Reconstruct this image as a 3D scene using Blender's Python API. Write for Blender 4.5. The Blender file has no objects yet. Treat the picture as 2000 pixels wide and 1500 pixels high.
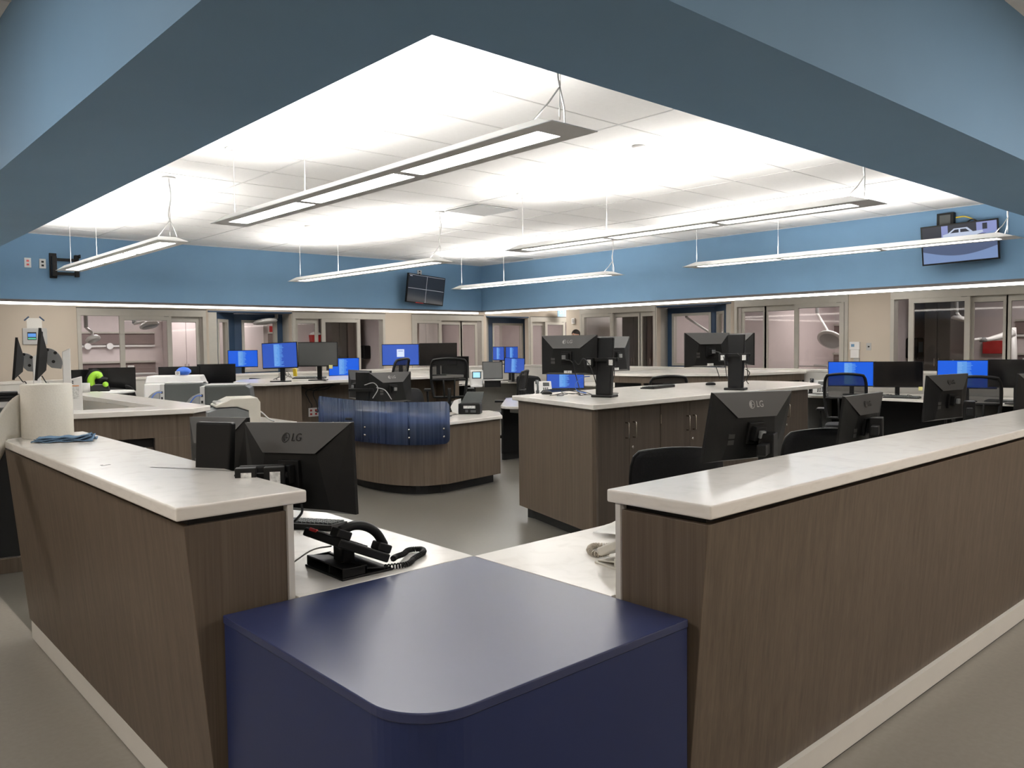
import bpy, bmesh, math, random
from mathutils import Vector, Matrix
random.seed(7)
SC=bpy.context.scene; COL=SC.collection
PI=math.pi
# ------------------------------------------------------------------ camera
F=1577.35; YAW,PITCH,ROLL=[math.radians(a) for a in (48.011,2.812,-0.644)]; H=1.52
fw=Vector((math.cos(YAW)*math.cos(PITCH),math.sin(YAW)*math.cos(PITCH),-math.sin(PITCH)))
rt=Vector((math.sin(YAW),-math.cos(YAW),0)); up=rt.cross(fw)
r2=rt*math.cos(ROLL)+up*math.sin(ROLL); u2=-rt*math.sin(ROLL)+up*math.cos(ROLL)
cam=bpy.data.cameras.new('camera'); co=bpy.data.objects.new('camera',cam); COL.objects.link(co)
m=Matrix((( r2.x,u2.x,-fw.x,0),(r2.y,u2.y,-fw.y,0),(r2.z,u2.z,-fw.z,H),(0,0,0,1)))
co.matrix_world=m; cam.sensor_width=36; cam.sensor_fit='HORIZONTAL'; cam.lens=36*F/2000; cam.clip_end=100
SC.camera=co
vs=SC.view_settings; vs.view_transform='Standard'; vs.look='None'; vs.gamma=1; vs.use_curve_mapping=False; vs.exposure=0.5
# measuring helpers: where a sight line of the photograph meets a real plane of the room
def ray(u,v): return fw+r2*((u-1000)/F)+u2*(-(v-750)/F)
def onz(u,v,z):
    d=ray(u,v); t=(z-H)/d.z; return Vector((d.x*t,d.y*t,z))
def onx(u,v,x):
    d=ray(u,v); t=x/d.x; return Vector((x,d.y*t,H+d.z*t))
def ony(u,v,y):
    d=ray(u,v); t=y/d.y; return Vector((d.x*t,y,H+d.z*t))
def at(u,v,D):
    d=ray(u,v)*D; return Vector((d.x,d.y,H+d.z))
# ------------------------------------------------------------------ materials
MATS={}
def lin(c):
    return tuple(((x/255)/12.92 if x/255<=.04045 else ((x/255+.055)/1.055)**2.4) for x in c)
def mat(name,col,rough=.5,metal=0,spec=.5,emit=0,var=.06,scale=8,bump=0,coat=0,stretch=None,alpha=1,ecol=None):
    if name in MATS: return MATS[name]
    m=bpy.data.materials.new(name); m.use_nodes=True; nt=m.node_tree; b=nt.nodes['Principled BSDF']
    b.inputs['Roughness'].default_value=rough; b.inputs['Metallic'].default_value=metal
    b.inputs['Specular IOR Level'].default_value=spec; b.inputs['Coat Weight'].default_value=coat
    c=tuple(col)
    tc=nt.nodes.new('ShaderNodeTexCoord'); mp=nt.nodes.new('ShaderNodeMapping'); nt.links.new(tc.outputs['Object'],mp.inputs[0])
    mp.inputs['Scale'].default_value=stretch or (1,1,1)
    n=nt.nodes.new('ShaderNodeTexNoise'); n.inputs['Scale'].default_value=scale; n.inputs['Detail'].default_value=4
    nt.links.new(mp.outputs[0],n.inputs['Vector'])
    r=nt.nodes.new('ShaderNodeValToRGB'); r.color_ramp.elements[0].position=.3; r.color_ramp.elements[1].position=.7
    r.color_ramp.elements[0].color=tuple(x*(1-var) for x in c)+(1,); r.color_ramp.elements[1].color=tuple(min(1,x*(1+var)) for x in c)+(1,)
    nt.links.new(n.outputs['Fac'],r.inputs[0]); nt.links.new(r.outputs[0],b.inputs['Base Color'])
    if bump:
        bp=nt.nodes.new('ShaderNodeBump'); bp.inputs['Strength'].default_value=bump; bp.inputs['Distance'].default_value=.002
        nt.links.new(n.outputs['Fac'],bp.inputs['Height']); nt.links.new(bp.outputs[0],b.inputs['Normal'])
    if emit:
        b.inputs['Emission Color'].default_value=tuple(ecol or c)+(1,); b.inputs['Emission Strength'].default_value=emit
    MATS[name]=m; return m
PANEL=mat('royal blue panel laminate',(.014,.024,.085),.36,spec=.35,var=.04,scale=3)
def wood(name,dark,light,world=True):
    m=bpy.data.materials.new(name); m.use_nodes=True; nt=m.node_tree; b=nt.nodes['Principled BSDF']
    g=nt.nodes.new('ShaderNodeNewGeometry'); mp=nt.nodes.new('ShaderNodeMapping'); mp.inputs['Scale'].default_value=(34,34,1.1)
    nt.links.new(g.outputs['Position'],mp.inputs[0])
    n=nt.nodes.new('ShaderNodeTexNoise'); n.inputs['Scale'].default_value=1; n.inputs['Detail'].default_value=6; n.inputs['Roughness'].default_value=.62
    nt.links.new(mp.outputs[0],n.inputs['Vector'])
    mp2=nt.nodes.new('ShaderNodeMapping'); mp2.inputs['Scale'].default_value=(170,170,2.5); nt.links.new(g.outputs['Position'],mp2.inputs[0])
    n2=nt.nodes.new('ShaderNodeTexNoise'); n2.inputs['Detail'].default_value=2; n2.inputs['Scale'].default_value=1; nt.links.new(mp2.outputs[0],n2.inputs['Vector'])
    mx=nt.nodes.new('ShaderNodeMix'); mx.data_type='FLOAT'; mx.inputs[0].default_value=.35
    nt.links.new(n.outputs['Fac'],mx.inputs[2]); nt.links.new(n2.outputs['Fac'],mx.inputs[3])
    r=nt.nodes.new('ShaderNodeValToRGB'); e=r.color_ramp.elements; e[0].position=.32; e[1].position=.68
    e[0].color=tuple(dark)+(1,); e[1].color=tuple(light)+(1,)
    nt.links.new(mx.outputs[0],r.inputs[0]); nt.links.new(r.outputs[0],b.inputs['Base Color'])
    b.inputs['Roughness'].default_value=.48; b.inputs['Specular IOR Level'].default_value=.35
    MATS[name]=m; return m
WOOD=wood('taupe wood laminate',(.078,.058,.041),(.142,.109,.079))
WOODD=wood('dark wood laminate',(.056,.043,.033),(.098,.077,.059))
def quartz():
    m=bpy.data.materials.new('white quartz'); m.use_nodes=True; nt=m.node_tree; b=nt.nodes['Principled BSDF']
    g=nt.nodes.new('ShaderNodeNewGeometry'); mp=nt.nodes.new('ShaderNodeMapping'); mp.inputs['Scale'].default_value=(9,9,40); mp.inputs['Rotation'].default_value=(0,0,.6)
    nt.links.new(g.outputs['Position'],mp.inputs[0])
    n=nt.nodes.new('ShaderNodeTexNoise'); n.inputs['Scale'].default_value=1.3; n.inputs['Detail'].default_value=5; n.inputs['Distortion'].default_value=.6
    nt.links.new(mp.outputs[0],n.inputs['Vector'])
    r=nt.nodes.new('ShaderNodeValToRGB'); e=r.color_ramp.elements; e[0].position=.25; e[0].color=(.665,.635,.585,1); e[1].position=.5; e[1].color=(.74,.71,.66,1)
    nt.links.new(n.outputs['Fac'],r.inputs[0]); nt.links.new(r.outputs[0],b.inputs['Base Color'])
    b.inputs['Roughness'].default_value=.16; b.inputs['Specular IOR Level'].default_value=.5
    MATS['quartz']=m; return m
QUARTZ=quartz()
WHITELAM=mat('white laminate',(.62,.60,.555),.35,var=.02)
BLACKTOE=mat('black vinyl base',(.008,.008,.008),.5)
REVEAL=mat('black reveal',(.006,.006,.006),.7)
BLUEP=mat('blue wall paint',(.160,.288,.435),.65,spec=.25,var=.02,scale=3)
NAVY=mat('navy paint',(.028,.062,.12),.45,var=.04)
BLOCK=mat('royal blue laminate',(.014,.024,.085),.34,spec=.7,var=.04,scale=3)
BEIGE=mat('beige wall paint',(.53,.465,.385),.7,spec=.2,var=.02,scale=2)
WHITEW=mat('white wall paint',(.72,.69,.66),.7,spec=.2,var=.02)
PINKW=mat('pale rose room paint',(.62,.55,.54),.7,spec=.2,var=.02)
METAL=mat('beige grey metal frame',(.47,.45,.40),.45,metal=.25,var=.03)
STEEL=mat('brushed steel',(.55,.53,.50),.3,metal=.9,var=.05)
CHROME=mat('satin nickel',(.6,.56,.5),.25,metal=1,var=.03)
BLACKP=mat('black plastic',(.008,.008,.008),.45,spec=.22,var=.1,bump=.05,scale=200)
DARKP=mat('dark grey monitor plastic',(.008,.008,.0078),.5,spec=.22,var=.06)
DARKLIT=mat('monitor plastic with painted top light',(.040,.0385,.036),.42,var=.04)  # top facet's light from above painted into the colour; vents share the tone
GREYP=mat('grey plastic',(.16,.165,.165),.45,var=.04)
SLATE=mat('slate grey plastic',(.055,.062,.06),.45,var=.04)
LGREY=mat('light grey plastic',(.42,.42,.41),.4,var=.03)
CREAM=mat('beige plastic',(.56,.53,.46),.4,var=.03)
WHITEP=mat('white plastic',(.75,.74,.72),.35,var=.02)
MESHF=mat('black mesh fabric',(.009,.009,.010),.8,spec=.2,var=.3,bump=.3,scale=300)
FABRIC=mat('black upholstery',(.012,.012,.013),.75,spec=.25,var=.2,bump=.2,scale=150)
NAVYF=mat('navy upholstery',(.02,.035,.09),.75,spec=.25,var=.2)
OFFS=mat('switched off screen',(.006,.006,.007),.12,var=.0)
OFFG=mat('grey standby screen',(.05,.052,.05),.25,var=.02,emit=.02,ecol=(.9,.9,.85))
BLUES=mat('bright blue screen',(.01,.02,.05),.2,emit=.66,ecol=lin((14,92,226)),var=0)
BLUES2=mat('violet blue screen',(.01,.02,.05),.2,emit=.60,ecol=lin((50,88,192)),var=0)
PALES=mat('pale blue screen column',(.02,.04,.08),.2,emit=.60,ecol=lin((96,158,235)),var=0)
TXTS=mat('screen text',(.02,.04,.08),.2,emit=.62,ecol=lin((150,195,245)),var=0)
WHITES=mat('white screen window',(.1,.1,.1),.2,emit=.66,ecol=lin((205,220,245)),var=0)
GREENS=mat('green screen bar',(.1,.1,.1),.2,emit=.6,ecol=lin((60,190,150)),var=0)
RED=mat('red plastic',(.45,.02,.02),.4,var=.05)
YELLOW=mat('yellow plastic',(.75,.55,.04),.4,var=.05)
NOTE=mat('yellow paper note',(.78,.74,.30),.7,var=.04)
PAPER=mat('white paper',(.70,.69,.65),.8,spec=.1,var=.03,bump=.1,scale=60)
TOWEL=mat('paper towel',(.66,.635,.57),.9,spec=.05,var=.03,bump=.4,scale=120)
CLOTH=mat('blue microfibre cloth',(.12,.19,.28),.9,spec=.05,var=.25,bump=.5,scale=250)
GREEN=mat('lime green plastic',(.28,.55,.03),.4,var=.05)
LABELW=mat('white printed label',(.6,.6,.58),.5,var=.3,scale=90)
CABLE=mat('black cable',(.01,.01,.01),.45)
CABLEG=mat('grey cable',(.35,.35,.34),.45)
CABLEB=mat('blue cable',(.04,.12,.45),.45)
CORDB=mat('beige coiled cord',(.42,.37,.30),.5)
LENS=mat('lit diffuser',(.9,.9,.88),.5,emit=14,ecol=(1,.97,.93),var=0)
UPL=mat('lit upward diffuser',(.9,.9,.88),.5,emit=36,ecol=(1,.975,.94),var=0)
STRIP=mat('lit strip diffuser',(.9,.9,.88),.5,emit=5.0,ecol=(1,.95,.88),var=0)
TROF=mat('lit room panel',(.9,.9,.88),.5,emit=11,ecol=(1,.96,.95),var=0)
TROFC=mat('lit corridor panel',(.9,.9,.88),.5,emit=24,ecol=(1,.95,.90),var=0)
LUMM=mat('silver luminaire housing',(.55,.55,.54),.5,metal=.0,var=.03)
TILE=mat('white ceiling tile',(.80,.79,.775),.85,spec=.15,var=.015,scale=30)
GRID=mat('ceiling grid bars',(.62,.61,.60),.6,var=.02)
SOFF=mat('plasterboard trim',(.10,.085,.08),.6)
SKIN=mat('skin',(.55,.30,.21),.5,var=.06)
HAIR=mat('dark brown hair',(.02,.012,.009),.6,var=.3,scale=80)
SCRUB=mat('navy scrubs',(.03,.05,.11),.8,var=.1)
LOGO=mat('light grey logo print',(.30,.29,.275),.4,metal=.2,var=.02)
LOGOD=mat('dark glossy logo print',(.012,.012,.012),.2,var=.02)
def glass(name,tint=(1,1,1),refl=.06,alpha_mix=None):
    m=bpy.data.materials.new(name); m.use_nodes=True; nt=m.node_tree; nt.nodes.remove(nt.nodes['Principled BSDF'])
    o=nt.nodes['Material Output']; t=nt.nodes.new('ShaderNodeBsdfTransparent'); t.inputs[0].default_value=tuple(tint)+(1,)
    g=nt.nodes.new('ShaderNodeBsdfGlossy'); g.inputs['Roughness'].default_value=.03; lw=nt.nodes.new('ShaderNodeLayerWeight'); lw.inputs[0].default_value=.5; pw=nt.nodes.new('ShaderNodeMath'); pw.operation='POWER'; pw.inputs[1].default_value=5; nt.links.new(lw.outputs['Facing'],pw.inputs[0]); f=nt.nodes.new('ShaderNodeMath'); f.operation='MULTIPLY_ADD'; f.inputs[1].default_value=.95; f.inputs[2].default_value=.035; nt.links.new(pw.outputs[0],f.inputs[0])
    mx=nt.nodes.new('ShaderNodeMixShader'); nt.links.new(f.outputs[0],mx.inputs[0]); nt.links.new(t.outputs[0],mx.inputs[1]); nt.links.new(g.outputs[0],mx.inputs[2]); nt.links.new(mx.outputs[0],o.inputs[0])
    MATS[name]=m; return m
GLASS=glass('clear pane',(.93,.92,.91))
def acrylic():
    m=bpy.data.materials.new('blue translucent acrylic'); m.use_nodes=True; nt=m.node_tree; b=nt.nodes['Principled BSDF']; o=nt.nodes['Material Output']
    g=nt.nodes.new('ShaderNodeNewGeometry'); mp=nt.nodes.new('ShaderNodeMapping'); mp.inputs['Scale'].default_value=(45,45,.6); nt.links.new(g.outputs['Position'],mp.inputs[0])
    n=nt.nodes.new('ShaderNodeTexNoise'); n.inputs['Scale'].default_value=1; n.inputs['Detail'].default_value=4; nt.links.new(mp.outputs[0],n.inputs['Vector'])
    r=nt.nodes.new('ShaderNodeValToRGB'); e=r.color_ramp.elements; e[0].position=.3; e[0].color=(.085,.11,.165,1); e[1].position=.75; e[1].color=(.20,.245,.33,1)
    nt.links.new(n.outputs['Fac'],r.inputs[0]); nt.links.new(r.outputs[0],b.inputs['Base Color']); b.inputs['Roughness'].default_value=.2
    t=nt.nodes.new('ShaderNodeBsdfTransparent'); t.inputs[0].default_value=(.30,.42,.75,1)
    tl=nt.nodes.new('ShaderNodeBsdfTranslucent'); nt.links.new(r.outputs[0],tl.inputs[0])
    m1=nt.nodes.new('ShaderNodeMixShader'); m1.inputs[0].default_value=.45; nt.links.new(b.outputs[0],m1.inputs[1]); nt.links.new(tl.outputs[0],m1.inputs[2])
    mx=nt.nodes.new('ShaderNodeMixShader'); mx.inputs[0].default_value=.42; nt.links.new(m1.outputs[0],mx.inputs[1]); nt.links.new(t.outputs[0],mx.inputs[2]); nt.links.new(mx.outputs[0],o.inputs[0])
    return m
ACRYL=acrylic()
FLOORA=mat('beige grey floor vinyl',(.235,.215,.185),.42,spec=.4,var=.05,scale=40)
FLOORB=mat('slate grey floor vinyl',(.122,.113,.096),.34,spec=.45,var=.05,scale=40)
# ------------------------------------------------------------------ mesh builder
class MB:
    def __init__(s): s.v=[]; s.f=[]; s.m=[]; s.mats=[]; s.sm=[]; s.T=Matrix()
    def mi(s,m):
        if m not in s.mats: s.mats.append(m)
        return s.mats.index(m)
    def add(s,vs,fs,m,smooth=False):
        k=len(s.v); s.v+= [s.T@Vector(v) for v in vs]; i=s.mi(m)
        for f in fs: s.f.append([k+a for a in f]); s.m.append(i); s.sm.append(smooth)
        return s
    def box(s,x0,x1,y0,y1,z0,z1,m):
        v=[(x,y,z) for z in (z0,z1) for y in (y0,y1) for x in (x0,x1)]
        return s.add(v,[(0,2,3,1),(4,5,7,6),(0,1,5,4),(2,6,7,3),(0,4,6,2),(1,3,7,5)],m)
    def prism(s,poly,z0,z1,m,top=None):
        n=len(poly)
        a=sum(poly[i][0]*poly[(i+1)%n][1]-poly[(i+1)%n][0]*poly[i][1] for i in range(n))
        if a<0: poly=poly[::-1]
        tp=top or poly
        v=[(p[0],p[1],z0) for p in poly]+[(p[0],p[1],z1) for p in tp]
        return s.add(v,[tuple(range(n))[::-1],tuple(range(n,2*n))]+[(i,(i+1)%n,n+(i+1)%n,n+i) for i in range(n)],m)
    def quad(s,a,b,c,d,m): return s.add([a,b,c,d],[(0,1,2,3)],m)
    def tube(s,pts,r,m,seg=8,cap=True,rr=None):
        pts=[Vector(p) for p in pts]; n=len(pts); vs=[]; 
        prev=None
        for i,p in enumerate(pts):
            d=(pts[min(i+1,n-1)]-pts[max(i-1,0)]).normalized()
            if prev is None:
                a=d.cross(Vector((0,0,1)))
                if a.length<.05: a=d.cross(Vector((1,0,0)))
            else: a=prev-d*prev.dot(d)
            a.normalize(); prev=a; b=d.cross(a); R=rr[i] if rr else r
            vs+=[p+a*math.cos(2*PI*k/seg)*R+b*math.sin(2*PI*k/seg)*R for k in range(seg)]
        fs=[(i*seg+k,i*seg+(k+1)%seg,(i+1)*seg+(k+1)%seg,(i+1)*seg+k) for i in range(n-1) for k in range(seg)]
        if cap: fs+=[tuple(range(seg))[::-1],tuple(range((n-1)*seg,n*seg))]
        return s.add(vs,fs,m,True)
    def cyl(s,c,r,z0,z1,m,seg=24,r2=None):
        r2=r if r2 is None else r2
        v=[(c[0]+r*math.cos(2*PI*k/seg),c[1]+r*math.sin(2*PI*k/seg),z0) for k in range(seg)]+[(c[0]+r2*math.cos(2*PI*k/seg),c[1]+r2*math.sin(2*PI*k/seg),z1) for k in range(seg)]
        s.add(v,[(k,(k+1)%seg,seg+(k+1)%seg,seg+k) for k in range(seg)],m,True)
        k=len(s.v)-2*seg; i=s.mi(m); s.f+=[[k+j for j in range(seg)][::-1],[k+seg+j for j in range(seg)]]; s.m+=[i,i]; s.sm+=[False,False]
        return s
    def lathe(s,prof,m,c=(0,0,0),seg=20):
        vs=[(c[0]+r*math.cos(2*PI*k/seg),c[1]+r*math.sin(2*PI*k/seg),c[2]+z) for r,z in prof for k in range(seg)]
        n=len(prof)
        return s.add(vs,[(i*seg+k,i*seg+(k+1)%seg,(i+1)*seg+(k+1)%seg,(i+1)*seg+k) for i in range(n-1) for k in range(seg)]+[tuple(range(seg))[::-1],tuple(range((n-1)*seg,n*seg))],m,True)
    def build(s,name,parent=None,bev=0,seg=2,kind=None,label=None,solid=0,sub=0):
        me=bpy.data.meshes.new(name); me.from_pydata([tuple(v) for v in s.v],[],s.f)
        for m in s.mats: me.materials.append(m)
        for p,i,sm in zip(me.polygons,s.m,s.sm): p.material_index=i; p.use_smooth=sm
        me.update(); o=bpy.data.objects.new(name,me); COL.objects.link(o)
        if parent: o.parent=parent
        if solid: md=o.modifiers.new('thickness','SOLIDIFY'); md.thickness=solid; md.offset=0
        if sub: md=o.modifiers.new('smooth','SUBSURF'); md.levels=sub; md.render_levels=sub
        if bev:
            md=o.modifiers.new('soft edges','BEVEL'); md.width=bev; md.segments=seg; md.limit_method='ANGLE'; md.angle_limit=.6
        if kind: o['kind']=kind
        if label: o['label']=label
        return o
def tag(o,label,cat,group=None,kind=None):
    o['label']=label; o['category']=cat
    if group: o['group']=group
    if kind: o['kind']=kind
    return o
def thing(name,label,cat,loc=(0,0,0),rz=0,group=None):
    o=bpy.data.objects.new(name,None); COL.objects.link(o); o.location=loc; o.rotation_euler=(0,0,rz); o.empty_display_size=.1
    return tag(o,label,cat,group)
def struct(name,loc=(0,0,0),rz=0):
    o=bpy.data.objects.new(name,None); COL.objects.link(o); o.location=loc; o.rotation_euler=(0,0,rz); o['kind']='structure'; o.empty_display_size=.1
    return o
def copy_tree(o,parent=None):
    c=o.copy(); COL.objects.link(c); c.parent=parent
    for ch in list(o.children): copy_tree(ch,c)
    return c
def text_mesh(txt,size,m,depth=.0006,align='CENTER',spacing=1.0):
    cu=bpy.data.curves.new('lettering','FONT'); cu.body=txt; cu.size=size; cu.extrude=depth; cu.align_x=align; cu.align_y='CENTER'; cu.space_character=spacing; cu.offset=.0
    ob=bpy.data.objects.new('lettering',cu); me=bpy.data.meshes.new_from_object(ob)
    bpy.data.objects.remove(ob); me.materials.clear(); me.materials.append(m); return me
def catmull(pts,n=8):
    P=[Vector(p) for p in pts]; P=[P[0]*2-P[1]]+P+[P[-1]*2-P[-2]]; out=[]
    for i in range(1,len(P)-2):
        for k in range(n):
            t=k/n; a,b,c,d=P[i-1],P[i],P[i+1],P[i+2]
            out.append(.5*((2*b)+(c-a)*t+(2*a-5*b+4*c-d)*t*t+(3*b-a-3*c+d)*t**3))
    out.append(P[-2]); return out
# ------------------------------------------------------------------ setting: dimensions
XR,YL=10.45,12.5          # inner faces of the blue upper walls
XN,YN=1.085,1.455         # inner faces on the near sides
ZB,ZC=2.20,3.094          # underside of the blue band, main ceiling
TW=.449
XD,YD=14.4,15.8           # corridor door walls
ZK=2.73                   # corridor ceiling
ZHL,ZHR=2.25,2.35         # door head heights
X0,Y0=-1.95,-1.6          # near corridor outer walls
XE=18.2
# floor
f=MB()
xs=[X0-.2,.93,12.2,18.4]; ys=[Y0-.2,1.36,13.4,19.6]
for i in range(3):
    for j in range(3):
        mm=FLOORB if (i==1 and j==1) else FLOORA
        f.box(xs[i],xs[i+1],ys[j],ys[j+1],-.06,0,mm)
f.build('floor',kind='structure')
# main ceiling
MB().box(XN-.02,XR+.02,YN-.02,YL+.02,ZC,ZC+.05,TILE).build('ceiling',kind='structure')
g=MB()
x=3.325-1.2192*2
while x<XR:
    if x>XN: g.box(x-.008,x+.008,YN,YL,ZC-.004,ZC+.001,GRID)
    x+=1.2192
y=3.866-.6096*4
while y<YL:
    if y>YN: g.box(XN,XR,y-.007,y+.007,ZC-.003,ZC+.001,GRID)
    y+=.6096
g.box(XN,XR,YL-.02,YL,ZC-.006,ZC,GRID); g.box(XR-.02,XR,YN,YL,ZC-.006,ZC,GRID)
g.build('trim_1',kind='structure')
# blue band: four sides
def band(name,x0,x1,y0,y1):
    b=MB().box(x0,x1,y0,y1,ZB,ZC+.05,BLUEP); return b.build(name,kind='structure')
band('wall_upper_left',XN-TW,XR+TW,YL,YL+TW)
band('wall_upper_right',XR,XR+TW,YN-TW,YL)
band('wall_upper_near_left',XN-TW,XN,YN-TW,YL)
band('wall_upper_near_right',XN,XR,YN-TW,YN)
# metal edge trim under far bands
t=MB(); t.box(XN,XR+.0,YL-.004,YL+.03,ZB-.03,ZB,SOFF); t.box(XR-.004,XR+.03,YN,YL,ZB-.03,ZB,SOFF)
t.build('trim_2',kind='structure')
# corridor ceiling (four strips round the band) + rooms' ceiling
c=MB()
for a in ((X0-.1,XE+.1,Y0-.1,YN-TW),(X0-.1,XE+.1,YL+TW,YD+.05),(X0-.1,XN-TW,YN-TW,YL+TW),(XR+TW,XD+.05,YN-TW,YL+TW)):
    c.box(*a,ZK,ZK+.05,TILE)
k=X0
while k<XE:
    c.box(k-.008,k+.008,Y0,YN-TW,ZK-.003,ZK,GRID); c.box(k-.008,k+.008,YL+TW,YD,ZK-.003,ZK,GRID); k+=1.2192
k=YN
while k<YL:
    c.box(X0,XN-TW,k-.008,k+.008,ZK-.003,ZK,GRID); c.box(XR+TW,XD,k-.008,k+.008,ZK-.003,ZK,GRID); k+=.6096
c.build('ceiling_corridor',kind='structure')
MB().box(X0-.1,XE+.1,YD+.1,YD+3.8,2.62,2.66,WHITEW).build('ceiling_rooms_left',kind='structure')
MB().box(XD+.1,XE+.1,Y0,13.9,2.62,2.66,WHITEW).build('ceiling_rooms_right',kind='structure')
# near corridor walls (behind and beside the photographer)
MB().box(X0-.12,X0,Y0-.12,YD+3.8,0,ZK,BEIGE).build('wall_near_left',kind='structure')
MB().box(X0,XE,Y0-.12,Y0,0,ZK,BEIGE).build('wall_near_right',kind='structure')
MB().box(XE,XE+.12,Y0-.12,YD+3.8,0,ZK,WHITEW).build('wall_end',kind='structure')
# ---- door walls
def seg_x(u): return ony(u,650,YD).x
def seg_y(u): return onx(u,650,XD).y
def wall_open(name,lo,hi,opens,axis,pos,th,mat_,zh,ztop=ZK):
    """opens=[(a,b,z0,z1)] along the wall"""
    w=MB(); opens=sorted(opens); cur=lo
    def bx(a,b,z0,z1):
        if axis=='x': w.box(a,b,pos,pos+th,z0,z1,mat_)
        else: w.box(pos,pos+th,a,b,z0,z1,mat_)
    for a,b,z0,z1 in opens:
        if a>cur: bx(cur,a,0,ztop)
        if z0>0: bx(a,b,0,z0)
        bx(a,b,z1,ztop); cur=b
    if hi>cur: bx(cur,hi,0,ztop)
    return w.build(name,kind='structure')
S_L=[(153,400,[('fix',330,393),('slide',233,335)],1),(573,750,[('fix',578,624),('slide',628,703)],2),(805,942,[('slide',808,862),('fix',859,905),('fix',902,935)],3),(1036,1130,[('fix',1040,1066),('slide',1064,1103)],4)]
S_R=[(1135,1280,[('slide',1137,1198),('fix',1195,1248),('fix',1246,1279)],5),(1437,1655,[('fix',1444,1494),('fix',1490,1556),('slide',1552,1649)],6),(1742,2060,[('slide',1775,1895),('fix',1890,1966),('fix',1962,2050)],7)]
AL_L=[(408,570,1),(950,1032,2)]; AL_R=[(1283,1427,3)]
opl=[(seg_x(a),seg_x(b),0,ZHL) for a,b,_,_ in S_L]+[(seg_x(a),seg_x(b),0,ZHL-.03) for a,b,_ in AL_L]
opr=[(seg_y(b),seg_y(a),0,ZHR) for a,b,_,_ in S_R]+[(seg_y(b),seg_y(a),0,ZHR-.05) for a,b,_ in AL_R]
wall_open('wall_left',X0,XE,opl,'x',YD,.14,BEIGE,ZHL)
wall_open('wall_right',Y0,13.97,opr,'y',XD,.14,BEIGE,ZHR)
MB().box(XD+.14,XE,13.86,13.969,0,ZK,WHITEW).build('wall_corridor_side',kind='structure')
MB().box(X0,XE,YD+3.7,YD+3.8,0,2.66,PINKW).build('wall_rooms_left_back',kind='structure')
MB().box(XE-.12,XE,Y0,13.86,0,2.66,PINKW).build('wall_rooms_right_back',kind='structure')
for i,xx in enumerate((3.3,7.75,11.75,14.5,17.2)): MB().box(xx-.05,xx+.05,YD+.75,YD+3.7,0,2.62,PINKW).build('wall_partition_%d'%(i+1),kind='structure')
for i,yy in enumerate((11.65,8.95,6.9,2.6)): MB().box(XD+.75,XE-.12,yy-.05,yy+.05,0,2.62,PINKW).build('wall_partition_%d'%(i+6),kind='structure')
# sliding doors.  local frame: x along wall to viewer's right, y into the room
def slider(n,org,rz,L,zh,panels,conv):
    d=struct('door_%d'%n,org,rz)
    fr=MB(); fr.box(-.02,L+.02,-.03,.15,zh-.13,zh,METAL); fr.box(-.02,.045,-.03,.15,0,zh-.13,METAL); fr.box(L-.045,L+.02,-.03,.15,0,zh-.13,METAL)
    fr.box(-.035,L+.035,-.036,-.03,zh,zh+.012,REVEAL)
    fr.build('door_frame',d,bev=.003)
    for kd,a,b in panels:
        a,b=conv(a),conv(b)
        if kd=='slide': y0,y1=-.025,.02; st=.085; zt=zh-.075; hd=.13
        else: y0,y1=.055,.095; st=.072; zt=zh-.13; hd=.10
        p=MB(); p.box(a,b,y0,y1,zt-hd,zt,METAL); p.box(a,a+st,y0,y1,.02,zt-hd,METAL); p.box(b-st,b,y0,y1,.02,zt-hd,METAL); p.box(a+st,b-st,y0,y1,.02,.22,METAL)
        if kd=='slide': p.box(b-.14,b-.05,y0-.002,y0,zt-.06,zt-.045,REVEAL)
        p.box(a+st,b-st,y0+.005,y1-.005,zt-hd-.006,zt-hd,REVEAL)
        po=p.build('door_panel',d,bev=.002)
        MB().box(a+st,b-st,(y0+y1)/2-.003,(y0+y1)/2+.003,.22,zt-hd,GLASS).build('pane',po)
for a,b,pn,n in S_L:
    xa=seg_x(a); slider(n,(xa,YD,0),0,seg_x(b)-xa,ZHL,pn,lambda u,xa=xa: seg_x(u)-xa)
for a,b,pn,n in S_R:
    ya=seg_y(a); slider(n,(XD,ya,0),-PI/2,ya-seg_y(b),ZHR,pn,lambda u,ya=ya: ya-seg_y(u))
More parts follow.
